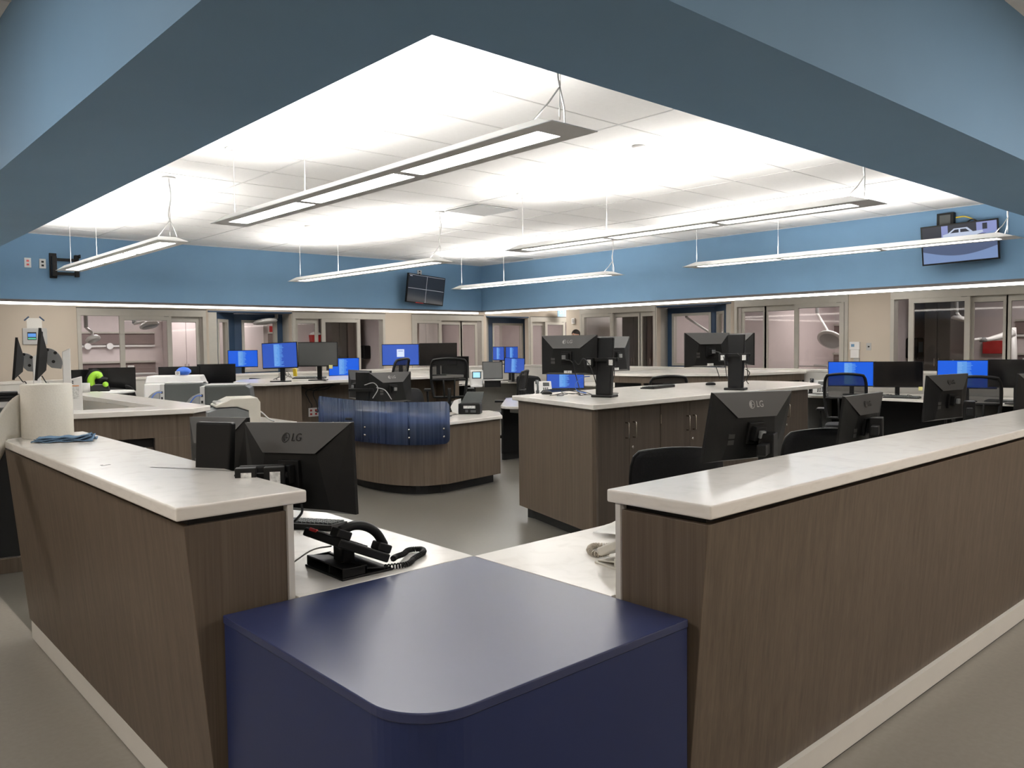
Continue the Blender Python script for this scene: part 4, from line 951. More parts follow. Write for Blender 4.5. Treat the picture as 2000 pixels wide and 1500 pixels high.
cables('blue network cable beside the left island monitor stand',1.07,[[at(1152,735,6.75),at(1135,738,6.7),at(1124,752,6.7),at(1128,763,6.7),at(1145,768,6.7)]],.004,CABLEB)
cables('black wires hanging behind the right island monitors',1.07,[[at(1390,685,7.6),at(1408,690,7.55),at(1415,705,7.5),at(1420,740,7.5)],[at(1440,690,7.45),at(1455,705,7.45),at(1460,735,7.5),at(1450,748,7.5)],[at(1455,720,7.5),at(1464,728,7.5),at(1458,742,7.5),at(1462,750,7.5)],[at(1398,715,7.6),at(1403,730,7.6),at(1406,740,7.6)]],.004)
cables('cables looping behind the paired monitors on the curved desk',.74,[[at(712,752,8.5),at(730,748,8.45),at(738,760,8.45),at(728,778,8.45)],[at(735,757,8.5),at(752,762,8.5),at(765,780,8.5)]],.005,CABLEG)
cables('tangle of black cables below the violet screen on the middle counter',1.07,[wob(onz(540,741,1.075),onz(565,738,1.075),5,.05,.12,k) for k in (11,12,13,14)])
cables('black cable from the desk edge up to the large emblem monitor',.74,[[at(589,985,2.85),at(590,1000,2.83),at(581,1012,2.80),at(575,1018,2.8)]],.005)
cables('thin black cables on the curved desk near the document scanner',.74,[wob(onz(822,818,.745),onz(885,812,.745),6,.05,.01,21),wob(onz(840,820,.745),onz(900,810,.745),6,.04,.01,22)])
cables('black cables lying under the black screen on the right desk',.74,[wob(Vector((11.3,4.9,.746)),Vector((11.2,4.4,.746)),7,.06,.04,k) for k in (31,32,33)])
# ================================================================== paper towel roll, cloth
rc=at(92,800,4.17); RX,RY=rc.x,rc.y
t=thing('paper_towel_roll','large white paper towel roll standing on the left counter','paper towel',(RX,RY,1.07))
R0=.119
m_=MB(); m_.lathe([(.02,0.002),(R0-.004,0),(R0,.004),(R0-.001,.27),(R0-.006,.274),(.024,.274),(.022,.268)],TOWEL,(0,0,0),48); m_.build('roll',t)
s=MB(); vs=[]; nu,nv=14,6
d=Vector((RX,RY,0)).normalized(); left=Vector((-d.y,d.x,0))   # viewer's left
P0=left*R0
for i in range(nu+1):
    u_=i/nu
    for j in range(nv+1):
        v_=j/nv
        base=P0*(1)+left*.20*u_+d*(-.16*u_-.18*u_*u_)
        zt=.225-.075*u_-.33*u_*u_; zb=.004-.02*u_-.42*u_*u_
        if u_<.35: zb=max(.004,zb)
        vs.append((base.x-.03*math.sin(PI*v_)*u_,base.y,zb+(zt-zb)*v_))
s.add(vs,[(i*(nv+1)+j,(i+1)*(nv+1)+j,(i+1)*(nv+1)+j+1,i*(nv+1)+j+1) for i in range(nu) for j in range(nv)],TOWEL,True)
s.build('loose_sheet',t,solid=.0008)
g=MB(); n1_,n2_=26,8
for L_ in range(3):
    vs=[]; 
    for i in range(n1_+1):
        for j in range(n2_+1):
            x=(i/n1_-.5)*(.27-.02*L_); y=(j/n2_-.5)*(.11-.01*L_)+.008*math.sin(i*.5+L_)
            z=.004+L_*.008+.004*math.sin(i*.7+j*.9+L_*2)*(.6)+.012*max(0,(i/n1_-.8)*5)*math.sin(j*.5+L_)**2
            vs.append((x,y,z))
    g.add(vs,[(i*(n2_+1)+j,(i+1)*(n2_+1)+j,(i+1)*(n2_+1)+j+1,i*(n2_+1)+j+1) for i in range(n1_) for j in range(n2_)],CLOTH,True)
p=onz(127,862,1.07); o=g.build('cleaning_cloth',solid=.005); o.location=(p.x,p.y,1.072); o.rotation_euler=(0,0,math.radians(-28)); tag(o,'folded blue cleaning cloth at the foot of the paper towel roll','cloth')
# ================================================================== printers and devices
def printer(name,label,C,z,yaw,w,d,h,body,side,lid,group=None):
    t=thing(name,label,'printer',(C[0],C[1],z),yaw,group)
    b=MB(); b.box(-w/2,w/2,-d/2,d/2,0,h*.80,side); b.build('body',t,bev=.018,seg=4)
    MB().prism([(-w/2+.01,-d/2+.02),(w/2-.01,-d/2+.02),(w/2-.01,d/2-.01),(-w/2+.01,d/2-.01)],h*.80,h,lid,top=[(-w/2+.04,-d/2+.06),(w/2-.04,-d/2+.06),(w/2-.03,d/2-.03),(-w/2+.03,d/2-.03)]).build('top_cover',t,bev=.012,seg=3)
    f=MB(); f.box(-w/2+.03,w/2-.03,-d/2-.012,-d/2+.005,h*.08,h*.30,body); f.box(-w*.15,w*.15,-d/2-.02,-d/2-.01,h*.16,h*.20,REVEAL); f.build('paper_tray',t,bev=.004)
    f=MB(); f.box(-w/2+.05,w/2-.05,-d/2-.003,-d/2+.004,h*.42,h*.62,REVEAL); f.build('output_slot',t)
    f=MB(); f.prism([(-w/2+.02,-d/2-.02),(-w/2+.18,-d/2-.02),(-w/2+.18,-d/2+.08),(-w/2+.02,-d/2+.08)],h*.66,h*.80,body); fo=f.build('control_panel',t,bev=.004)
    q=MB(); q.box(-w/2+.05,-w/2+.13,-d/2-.0215,-d/2-.0195,h*.69,h*.77,OFFS); q.build('display',fo)
    return t
def face_yaw(p,a=0): return math.atan2(p.y,p.x)-PI/2+math.radians(a)
# rear view printers: left end carries ports
def side_printer(label,u0,u1,vt,D,z,w=.62,ports=True,top=SLATE):
    p=at((u0+u1)/2,vt,D); h=p.z-z
    t=thing('laser_printer',label,'printer',(p.x,p.y,z),face_yaw(p,-8),'slate grey printers')
    b=MB()
    prof=[(-w*.20,0),(w*.5,0),(w*.5,h*.55),(w*.47,h*.92),(w*.40,h),(-w*.20,h)]
    d=.19
    b.add([(x,-d,zz) for x,zz in prof]+[(x,d,zz) for x,zz in prof],[tuple(range(6)),tuple(range(11,5,-1))]+[(i,6+i,6+(i+1)%6,(i+1)%6) for i in range(6)],SLATE); b.build('body',t,bev=.01,seg=3)
    MB().box(-w*.2,w*.42,-d+.01,d-.01,h,h+.012,LGREY).build('top_cover',t,bev=.005)
    MB().box(-w*.27,-w*.2,-d-.002,d,0,h*.99,LGREY).build('port_panel',t,bev=.003)
    if ports:
        for k in range(4): MB().box(-w*.255,-w*.225,-d-.006,-d,h*(.2+.17*k),h*(.27+.17*k),REVEAL).build('port',t)
    q=MB(); n=8; pr=[(-w*.27,0)]+[(-w*.27-.20*math.sin(PI*.5*k/n),h*.80*math.cos(PI*.5*k/n)) for k in range(n+1)]
    q.add([(x,-d+.02,zz) for x,zz in pr]+[(x,d-.02,zz) for x,zz in pr],[tuple(range(len(pr)))[::-1],tuple(range(len(pr),2*len(pr)))]+[(i,(i+1)%len(pr),len(pr)+(i+1)%len(pr),len(pr)+i) for i in range(len(pr))],GREYP,True); q.build('rear_tray',t)
    q=MB(); q.tube(catmull([(-w*.24,-d-.01,h*.75),(-w*.34,-d-.02,h*.72),(-w*.45,-d-.02,h*.45),(-w*.50,-d-.01,h*.2)],6),.006,CABLEB,6); q.build('network_cable',t)
    return t
side_printer('slate grey printer nearer the beige copier, ports on its left end',368,494,752,8.55,.74,.66)
side_printer('slate grey printer farther left behind the other one',285,415,748,9.35,.74,.66)
p=at(345,733,10.1); printer('multifunction_printer','white multifunction printer behind the grey printers',(p.x,p.y),.74,face_yaw(p,170),.68,.46,p.z-.74,WHITEP,WHITEP,WHITEP)
def copier():
    p=at(452,776,7.55); h=p.z-.74; w=.46
    t=thing('flatbed_copier','beige and grey desktop copier right of the slate printers','copier',(p.x,p.y,.74),face_yaw(p,8))
    b=MB(); prof=[(-w*.5,0),(w*.28,0),(w*.30,h*.58),(w*.05,h*.72),(-w*.28,h*.72),(-w*.5,h*.62)]
    d=.17; N=len(prof)
    b.add([(x,-d,zz) for x,zz in prof]+[(x,d,zz) for x,zz in prof],[tuple(range(N)),tuple(range(2*N-1,N-1,-1))]+[(i,N+i,N+(i+1)%N,(i+1)%N) for i in range(N)],GREYP); b.build('body',t,bev=.008,seg=3)
    b=MB(); prof=[(w*.27,0),(w*.5,0),(w*.5,h*.86),(w*.44,h),(-w*.05,h),(-w*.36,h*.80),(-w*.36,h*.745),(w*.05,h*.75),(w*.27,h*.62)]; N=len(prof); d=.185
    b.add([(x,-d,zz) for x,zz in prof]+[(x,d,zz) for x,zz in prof],[tuple(range(N)),tuple(range(2*N-1,N-1,-1))]+[(i,N+i,N+(i+1)%N,(i+1)%N) for i in range(N)],CREAM); b.build('lid',t,bev=.010,seg=3)
    MB().box(-w*.34,w*.1,-.12,.12,h*.80,h*.90,STEEL).build('document_feeder',t,bev=.012,seg=3)
    return t
copier()
p=at(359,733,10.0); o=MB().lathe([(.05,0),(.085,.03),(.085,.06),(.05,.09),(.01,.10)],mat('bright blue plastic',(.03,.14,.62),.4),(0,0,0),20).build('blue_container'); o.location=(p.x,p.y,p.z+.004); tag(o,'small round blue object on top of the white printer','container')
t=thing('number_card','small white card with a zero on top of the white printer','card',(at(347,733,9.9).x,at(347,733,9.9).y,p.z+.004),face_yaw(p,0))
MB().box(-.028,.028,-.003,0,0,.05,PAPER).build('card',t); tm=text_mesh('0',.045,BLACKP,.0004); g_=MB(); g_.T=Matrix.Translation((0,-.0038,.025))@Matrix.Rotation(PI/2,4,'X'); g_.add([tuple(v_.co) for v_ in tm.vertices],[tuple(p_.vertices) for p_ in tm.polygons],BLACKP); g_.build('numeral',t)
p=onz(583,735,1.07); o=MB().box(-.012,.012,-.03,.03,0,.12,YELLOW).build('yellow_marker_box',bev=.002); o.location=(p.x,p.y+.1,1.07); o.rotation_euler=(0,-.12,.4); tag(o,'slim yellow box beside the violet screen on the middle counter','box')
pcab=MB().tube(catmull([at(498,797,7.6),at(512,806,7.65),at(525,818,7.7),at(535,823,7.8)],6),.007,WHITEP,6).build('white_cable'); tag(pcab,'white cable from the beige copier along the desk','cable')
def doc_scanner():
    p=onz(914,808,.74); t=thing('document_scanner','black and white document scanner on the right of the curved desk','scanner',(p.x,p.y,.74),face_yaw(p,-12))
    w=.30; b=MB(); b.box(-w*.32,w*.5,-.07,.09,0,.12,BLACKP); b.build('body',t,bev=.01,seg=3)
    b=MB(); b.add([(-w*.32,-.075,0),(-w*.32,.09,0),(-w*.55,-.075,.02),(-w*.62,-.075,.08),(-w*.48,-.075,.155),(-w*.32,-.075,.17),(-w*.55,.09,.02),(-w*.62,.09,.08),(-w*.48,.09,.155),(-w*.32,.09,.17)],[(0,2,3,4,5),(1,9,8,7,6),(0,1,6,2),(2,6,7,3),(3,7,8,4),(4,8,9,5),(0,5,9,1)],WHITEP); b.build('front_cover',t,bev=.006)
    b=MB(); b.add([(-w*.30,.03,.12),(w*.50,.03,.12),(w*.56,.10,.245),(-w*.10,.10,.245),(-w*.30,.045,.115),(w*.50,.045,.115),(w*.56,.115,.24),(-w*.10,.115,.24)],[(0,1,2,3),(7,6,5,4),(0,4,5,1),(1,5,6,2),(2,6,7,3),(3,7,4,0)],SLATE); b.build('paper_chute',t,bev=.003)
    b=MB(); b.box(-w*.12,w*.33,-.0725,-.07,.065,.095,LABELW); b.build('rating_label',t)
    b=MB(); b.box(-w*.05,w*.05,-.0725,-.07,.02,.05,SLATE); b.box(w*.15,w*.35,-.0725,-.07,.02,.045,SLATE); b.build('connector_panel',t)
doc_scanner()
# telemetry unit, laptop base
p=at(931,745,15.0); t=thing('telemetry_unit','white unit with small blue display on the far corner desk','monitor unit',(p.x,p.y,.74),face_yaw(p,0))
h=at(931,723,15.0).z-.74
MB().box(-.12,.12,-.06,.08,0,h,WHITEP).build('case',t,bev=.02,seg=3)
MB().box(-.085,.085,-.064,-.058,h*.50,h*.92,SLATE).build('bezel',t); MB().box(-.065,.065,-.067,-.064,h*.56,h*.88,mat('pale cyan display',(.1,.2,.25),.3,emit=.9,ecol=lin((150,200,230)),var=0)).build('display',t)
MB().box(-.11,.11,-.16,-.06,0,.03,WHITEP).build('keypad',t,bev=.006)
p=at(962,735,14.9); t=thing('laptop','open black laptop on the far corner desk','laptop',(p.x,p.y,.74),face_yaw(p,0)); zt=at(962,706,14.9).z-.74
MB().box(-.19,.19,-.13,.10,.12,.14,LGREY).build('keyboard_deck',t,bev=.004); MB().box(-.15,.15,-.08,.08,0,.12,BLACKP).build('riser',t,bev=.004)
s=MB(); s.T=Matrix.Translation((0,.10,.14))@Matrix.Rotation(-.15,4,'X'); s.box(-.19,.19,-.004,.008,0,zt-.14,BLACKP); so=s.build('lid',t,bev=.003)
q=MB(); q.T=s.T; q.box(-.175,.175,-.0055,-.004,.015,zt-.155,OFFG); q.build('screen',so)
# left work pod: two side-on screens on white posts
def post_monitor(label,um,v0,v1,D,up,vp):
    p=at(um,v0,D); b=at(um,v1,D); base=.88
    t=thing('arm_monitor',label,'monitor',(p.x,p.y,base),face_yaw(p,0),'side-on screens on white posts')
    h=p.z-b.z; x0=(up-um)*D/F; zt=at(up,vp,D).z-base; zc=(p.z+b.z)/2-base
    T=Matrix.Translation((0,0,zc))@Matrix.Rotation(.10,4,'Y')
    s=MB(); s.T=T; s.add([(-.030,-.24,-h/2),(-.010,-.24,-h/2),(-.010,.24,-h/2),(-.030,.24,-h/2),(-.030,-.24,h/2),(-.010,-.24,h/2),(-.010,.24,h/2),(-.030,.24,h/2)],[(0,3,2,1),(4,5,6,7),(0,1,5,4),(1,2,6,5),(2,3,7,6),(3,0,4,7)],BLACKP)
    s.add([(-.010,-.235,-h/2+.01),(-.010,.235,-h/2+.01),(-.010,.235,h/2-.01),(-.010,-.235,h/2-.01),(.045,-.12,-h*.3),(.045,.12,-h*.3),(.045,.12,h*.05),(.045,-.12,h*.05)],[(4,7,6,5),(0,4,5,1),(1,5,6,2),(2,6,7,3),(3,7,4,0)],DARKP); s.build('screen_casing',t)
    g_=MB(); g_.T=Matrix.Translation((0,0,zc-.02)); n=10
    pr=[(.04,-.06)]+[(.04+.11*math.sin(PI*.5*k/n)+.0,-.06+.13*math.cos(PI*.5*k/n)) for k in range(n+1)]+[(.14,-.10),(.07,-.09)]
    N=len(pr); g_.add([(x,-.03,z) for x,z in pr]+[(x,.03,z) for x,z in pr],[tuple(range(N)),tuple(range(2*N-1,N-1,-1))]+[(i,N+i,N+(i+1)%N,(i+1)%N) for i in range(N)],GREYP)
    g_.build('tilt_bracket',t,bev=.003)
    g_=MB(); 
    for (dx,dz) in ((.045,.055),(.085,-.04),(.10,.03)):
        g_.T=Matrix.Translation((dx,-.034,zc-.02+dz))@Matrix.Rotation(PI/2,4,'X'); g_.cyl((0,0),.013,-.003,.006,BLACKP,10)
    g_.build('bracket_knob',t)
    MB().add([(x0-.028,-.035,0),(x0+.03,-.035,0),(x0+.03,.035,0),(x0-.028,.035,0),(x0-.028,-.035,zt-.03),(x0+.03,-.035,zt),(x0+.03,.035,zt),(x0-.028,.035,zt-.03)],[(0,3,2,1),(4,5,6,7),(0,1,5,4),(1,2,6,5),(2,3,7,6),(3,0,4,7)],WHITEP).build('post',t,bev=.004)
    c=MB(); c.tube(catmull([(.0,0,zc-h*.42),(.03,.0,zc-h*.56),(.06,0,zc-h*.65),(.10,0,.02)],6),.005,CABLE,6); c.build('cable',t)
post_monitor('side-on black screen on a white post, left one above the towel roll',33,660,741,7.0,64,690)
post_monitor('side-on black screen on a white post, right one above the towel roll',78,642,742,6.5,121,680)
p=at(148,800,6.9); zt=at(148,735,6.9).z; t=thing('label_dispenser','tall white dispenser with orange-striped label beside the towel roll','dispenser',(p.x,p.y,.88),face_yaw(p,0)); h=zt-.88
MB().add([(-.055,-.05,0),(.055,-.05,0),(.055,.05,0),(-.055,.05,0),(-.055,-.05,h-.03),(.055,-.05,h),(.055,.05,h),(-.055,.05,h-.03)],[(0,3,2,1),(4,5,6,7),(0,1,5,4),(1,2,6,5),(2,3,7,6),(3,0,4,7)],WHITEP).build('body',t,bev=.006)
q=MB(); q.box(-.035,.03,-.0515,-.05,h-.19,h-.075,LABELW); q.box(-.035,.03,-.052,-.05,h-.083,h-.075,mat('orange stripe',(.7,.25,.05),.5)); q.build('label',t)
q=MB(); q.box(-.02,-.01,-.052,-.05,h-.045,h-.035,SLATE); q.box(-.02,-.01,-.052,-.05,h-.06,h-.05,SLATE); q.build('indicator',t)
MB().cyl((.07,0),.045,h-.14,h-.06,WHITEP,20).build('side_drum',t)
# green device on round table
p=at(193,766,10.4); zt=at(215,764,10.4).z
t=thing('pedestal_table','small round white pedestal table under the green device','table',(p.x+.12,p.y,0))
MB().lathe([(.30,zt-.03),(.31,zt-.015),(.30,zt)],WHITEP,(0,0,0),36).build('tabletop',t); MB().lathe([(.22,0),(.22,.02),(.04,.05),(.035,zt-.03)],WHITEP,(0,0,0),20).build('pedestal',t)
t=thing('cutting_tool_device','lime green and black device standing on the round white table','device',(p.x,p.y,zt),face_yaw(p,0))
MB().prism([(-.14,-.08),(.13,-.08),(.14,.08),(-.14,.08)],0,.09,BLACKP,top=[(-.11,-.06),(.11,-.06),(.11,.06),(-.11,.06)]).build('base',t,bev=.015,seg=3)
g_=MB(); g_.tube(catmull([(-.13,0,.05),(-.13,0,.15),(-.07,0,.25),(.0,0,.25),(.03,0,.20)],6),.03,BLACKP,10); g_.build('outer_arch',t)
g_=MB(); g_.tube(catmull([(-.08,-.02,.07),(-.085,-.02,.15),(-.045,-.02,.21),(.0,-.02,.215),(.02,-.02,.16)],6),.045,GREEN,12); g_.build('green_shell',t)
g_=MB(); g_.tube([(-.02,-.04,.13),(.05,-.04,.16),(.10,-.04,.14)],.035,BLACKP,10); g_.build('handle',t)
g_=MB(); g_.T=Matrix.Translation((.08,-.085,.09))@Matrix.Rotation(PI/2,4,'X'); g_.lathe([(.035,0),(.03,.012)],GREEN); g_.build('green_button',t)
# far left stack
p=at(14,790,7.3); t=thing('tray_stack','black trays stacked on a grey shelf unit at the left picture edge','trays',(p.x,p.y,.88),face_yaw(p,0),None); z1=at(14,783,7.3).z-.88
MB().box(-.35,.13,-.14,.14,0,.02,LGREY).build('bottom_shelf',t); MB().box(-.35,.13,-.14,.14,z1-.05,z1,LGREY).build('top_shelf',t); MB().box(-.35,.13,.12,.14,.02,z1-.05,GREYP).build('back',t)
for k,(a,b) in enumerate(((.0,.028),(.032,.055),(.06,.083))): MB().box(-.33,.125-.02*k,-.13,.12,z1+a,z1+b,BLACKP).build('tray',t,bev=.004)
o=MB().box(-.06,.06,-.02,.02,0,.14,WHITEP).build('power_adapter',bev=.006); p=at(94,728,6.2); o.location=(p.x,p.y,.88+.0); o.scale=(.6,1,1); tag(o,'small white box standing just behind the towel roll','box')
# ================================================================== wall television, bracket
def tv(label,C,yaw,W_,H_,roll,tilt,kind):
    t=thing('wall_television',label,'television',C,yaw)
    T=Matrix.Rotation(roll,4,'Y')@Matrix.Rotation(tilt,4,'X')
    w,h=W_/2,H_/2; b=MB(); b.T=T; b.box(-w,w,-.02,.02,-h,h,BLACKP); b.box(-w*.7,w*.7,.02,.045,-h*.7,h*.6,BLACKP); b.build('casing',t,bev=.004)
    q=MB(); q.T=T; e=.018; y=-.0205
    def Q(x0,x1,z0,z1,m,o=0): q.quad((x0,y-o,z0),(x1,y-o,z0),(x1,y-o,z1),(x0,y-o,z1),m)
    if kind=='grid':
        Q(-w+e,w-e,-h+e,h-e,mat('dark lit screen',(.01,.01,.012),.15,emit=.02,ecol=(.5,.6,.8),var=0))
        gl=mat('pale grey screen line',(.1,.1,.1),.3,emit=.35,ecol=(.6,.63,.7),var=0)
        Q(-.003,.003,-h+e,h-e,gl,.0004); Q(-w+e,w-e,-.003,.003,gl,.0004); Q(-w+e,w-e,h-e-.006,h-e,gl,.0004); Q(-w+e+.02,-w+.1,h-e-.03,h-e-.02,gl,.0006)
        Q(-w*.5,-w*.08,-h+.003,-h+.016,RED,.0006)
    else:
        em=lambda n,c: mat(n,(.01,.01,.01),.4,spec=.2,emit=.62,ecol=lin(c),var=0)
        A=em('screen dark blue grey',(34,38,52)); B_=em('screen pale blue ground',(128,152,196)); C_=em('screen white car',(196,208,232)); D_=em('screen mid blue grey',(84,98,130)); E_=em('screen lilac building',(140,150,205))
        Q(-w+e,w-e,-h+e,h-e,D_)
        Q(-w+e,w-e,h*.15,h-e,A,.0003)
        Q(-w*.45,-w*.28,h*.15,h*.92,E_,.0005); Q(w*.45,w-e,h*.35,h-e,E_,.0005); Q(w*.6,w*.72,h*.55,h*.85,A,.0007)
        n=16; arcp=[(-w+e,y-.0006,-h+e)]+[(w-e,y-.0006,-h+e)]+[(w-e-(2*w-2*e)*k/n,y-.0006,-h*.30-h*.32*math.sin(PI*k/n)) for k in range(n+1)]
        q.add(arcp,[tuple(range(len(arcp)))],B_)
        q.add([(x*w,y-.0008,z*h) for x,z in [(-.40,.28),(.42,.30),(.62,.42),(.60,.52),(.36,.50),(.22,.74),(-.12,.74),(-.28,.52),(-.42,.46)]],[tuple(range(9))],C_)
        q.add([(x*w,y-.0010,z*h) for x,z in [(-.22,.52),(.0,.52),(.0,.68),(-.10,.68)]],[(0,1,2,3)],A); q.add([(x*w,y-.0010,z*h) for x,z in [(.04,.52),(.28,.52),(.18,.68),(.04,.68)]],[(0,1,2,3)],A)
        q.add([(x*w,y-.0008,z*h) for x,z in [(.30,.05),(w and .9,.25),(.9,.45),(.6,.30)]],[(0,1,2,3)],B_)
    q.build('screen',t)
    k=MB(); k.box(-.12,.12,.045,.06,-.12,.12,BLACKP); k.box(-.04,.04,.06,.19,-.04,.04,BLACKP); k.box(-.11,.11,.185,.20,-.12,.14,BLACKP); k.build('wall_mount',t,bev=.003)
    return t
c_=ony(831,566,12.3); tv('wall television with four dark panes on the left blue wall',(c_.x,12.3,c_.z),math.radians(6),.92,.53,math.radians(3.5),.10,'grid')
p=ony(819,533,12.5); plate((p.x,12.499,p.z+.0),0,'small grey wall plate just above the four-pane television',w=.10,h=.10,m=LGREY,red=False)
c_=onx(1874,474,10.25); tv('wall television showing a parked white car on the right blue wall',(10.25,c_.y,c_.z),math.radians(-90+12),.80,.46,math.radians(-2.5),.12,'cctv')
p=onx(1850,431,10.45); t=thing('media_box','dark box screwed above the right wall television','box',(10.45,p.y,p.z),-PI/2)
MB().box(-.095,.095,-.07,0,-.085,.085,BLACKP).build('case',t,bev=.004); MB().box(-.06,.06,-.074,-.07,-.06,.06,SLATE).build('front_plate',t)
P=[onx(1867,425,10.40),onx(1885,423,10.38),onx(1905,430,10.36),onx(1917,438,10.34)]
o=MB().tube(catmull(P,6),.008,YELLOW,6).build('yellow_cable'); tag(o,'yellow cable curving above the right wall television','cable')
P=[onx(1866,440,10.40),onx(1885,436,10.38),onx(1900,428,10.36),onx(1918,437,10.33)]; P2=[onx(1866,442,10.40),onx(1890,441,10.38),onx(1905,434,10.36),onx(1925,438,10.33)]
o=MB().tube(catmull(P,6),.008,CABLE,6).tube(catmull(P2,6),.008,CABLE,6).build('black_cables'); tag(o,'black cables curving above the right wall television','cable')
# bare bracket
p=ony(103,519,12.5); t=thing('television_bracket','empty black television bracket on the left blue wall','bracket',(p.x,12.5,p.z))
b=MB(); b.box(-.045,.045,-.03,0,-.17,.17,BLACKP); b.build('wall_plate',t,bev=.006)
b=MB(); b.box(.0,.26,-.10,-.08,.06,.10,BLACKP); b.box(.0,.26,-.10,-.08,-.13,-.09,BLACKP); b.box(-.03,.03,-.11,-.03,-.15,.12,BLACKP); b.build('folding_arm',t,bev=.004)
b=MB(); b.box(.25,.30,-.13,-.06,-.15,.15,BLACKP); b.box(.285,.30,-.22,-.02,.10,.15,BLACKP); b.build('head_plate',t,bev=.004)
p=ony(54,513,12.5); plate((p.x,12.499,p.z),0,'outlet with two red sockets on the left blue wall',w=.08,h=.13)
p=ony(83,515,12.5); plate((p.x,12.499,p.z),0,'data plate with two dark ports on the left blue wall',w=.08,h=.13,red=False)
# ================================================================== wall items on door walls
p=ony(68,657,YD); t=thing('wall_panel','grey wall panel with lit screen below a taped white sheet','control panel',(p.x,YD,p.z))
MB().box(-.185,.185,-.02,0,-.14,.14,LGREY).build('cover',t,bev=.005); MB().box(-.115,.02,-.022,-.02,-.06,.07,OFFS).build('display_frame',t)
q=MB(); q.quad((-.108,-.0225,-.01),(.013,-.0225,-.01),(.013,-.0225,.05),(-.108,-.0225,.05),PALES); q.quad((-.108,-.0225,-.05),(.013,-.0225,-.05),(.013,-.0225,-.025),(-.108,-.0225,-.025),GREENS); q.build('screen',t)
MB().box(.09,.12,-.024,-.02,.03,.08,BLACKP).build('key_switch',t)
p=ony(67,631,YD); t=thing('taped_sheet','blank white sheet taped to the wall above the grey panel','sheet',(p.x,YD,p.z))
MB().box(-.115,.115,-.003,-.001,-.10,.085,PAPER).build('sheet',t)
for s in (-1,1):
    q=MB(); q.T=Matrix.Translation((s*.115,-.004,.075))@Matrix.Rotation(s*.75,4,'Y'); q.box(-.05,.05,-.001,.001,-.012,.012,NAVY); q.build('tape',t)
p=onx(1671,686,XD); t=thing('glove_dispenser','white dispenser on the beige wall between the right glass doors','dispenser',(XD,p.y,p.z),-PI/2)
MB().box(-.09,.09,-.05,0,.03,.17,WHITEP).build('upper_box',t,bev=.006); MB().box(-.075,.08,-.045,0,-.12,.03,WHITEP).build('lower_box',t,bev=.004); MB().box(-.02,.08,-.03,0,-.25,-.12,LGREY).build('bottom_bracket',t); q=MB(); q.box(-.06,.0,-.0515,-.05,.08,.13,BLUEP); q.build('label',t)
p=onx(1697,677,XD); plate((XD-.001,p.y,p.z),-PI/2,'light switch plate on the beige wall between the right glass doors',kind='light_switch',w=.09,h=.13,m=LGREY,red=False,ports=1,cat='switch')
p=onx(1121,627,XD); t=thing('wall_intercom','small white device on the wall at the corridor corner','intercom',(XD,p.y,p.z),-PI/2); MB().box(-.05,.05,-.04,0,-.07,.07,WHITEP).build('case',t,bev=.008); MB().box(-.03,.03,-.045,-.04,-.04,.05,LGREY).build('handset',t,bev=.004)
# hanging sign
p=ony(1097,604,YD-.25); t=thing('hanging_sign','small blue hanging sign with white letters ST in the far corridor','sign',(p.x,YD-.25,2.46)); 
MB().box(-.16,.16,-.01,.01,-.20,.0,mat('sky blue sign plate',(.28,.45,.65),.4)).build('plate',t)
tm=text_mesh('ST',.17,WHITEP,.001); g_=MB(); g_.T=Matrix.Translation((0,-.0115,-.08))@Matrix.Rotation(PI/2,4,'X'); g_.add([tuple(v_.co) for v_ in tm.vertices],[tuple(p_.vertices) for p_ in tm.polygons],WHITEP); g_.build('lettering',t)
c=MB(); 
for s in (-.12,.12): c.tube([(s,0,0),(s,0,ZK-2.46)],.003,STEEL,6)
c.build('suspension',t)
# ================================================================== patient rooms behind the glass
def headwall(n,label,axis,a,b,z=1.0):
    t=thing('headwall',label,'headwall',((a+b)/2,YD+3.7,0) if axis=='x' else (XE-.12,(a+b)/2,0),0 if axis=='x' else -PI/2)
    w=(b-a)/2; br=mat('mauve brown headwall laminate',(.20,.15,.14),.5)
    MB().box(-w,w,-.05,0,1.62,1.86,br).build('upper_band',t); MB().box(-w,w,-.06,0,.95,1.20,br).build('lower_band',t)
    MB().box(-w,w,-.09,0,1.86,1.90,METAL).build('top_rail',t,bev=.003); MB().box(-w,w,-.08,0,1.56,1.60,WHITEP).build('equipment_rail',t,bev=.003); MB().box(-w,w,-.10,0,1.20,1.24,METAL).build('lower_rail',t)
    rr=random.Random(n)
    for k in range(max(2,int(w*2/.45))):
        x=-w+.2+k*.45
        c=rr.choice(['reg','gauge','plug','red'])
        if c=='reg':
            d=MB(); d.lathe([(.04,-.06),(.06,0),(.06,.08),(.03,.10)],WHITEP,(x,-.12,1.56),14); d.tube(catmull([(x,-.14,1.52),(x+.02,-.15,1.30),(x,-.14,1.08)],5),.015,BLACKP,6); d.build('regulator',t)
        elif c=='gauge':
            d=MB(); d.T=Matrix.Translation((x,-.10,1.58))@Matrix.Rotation(PI/2,4,'X'); d.cyl((0,0),.07,0,.06,WHITEP,18); d.build('gauge',t)
        elif c=='plug': MB().box(x-.07,x+.07,-.065,-.05,1.0,1.14,WHITEP).build('outlet_plate',t,bev=.003)
        else:
            MB().box(x-.06,x+.06,-.065,-.05,1.0,1.14,WHITEP).box(x-.04,x-.008,-.067,-.06,1.03,1.11,RED).box(x+.008,x+.04,-.067,-.06,1.03,1.11,RED).build('red_outlet_plate',t)
    return t
def xr(u,dep=3.6): return ony(u,650,YD+dep).x
def yr(u,dep=3.3): return onx(u,650,XD+dep).y
headwall(3,'headwall with rails and outlets seen through the left glass doors','x',xr(150),xr(303))
headwall(5,'headwall with rails seen through the left recess window','x',xr(478),xr(545))
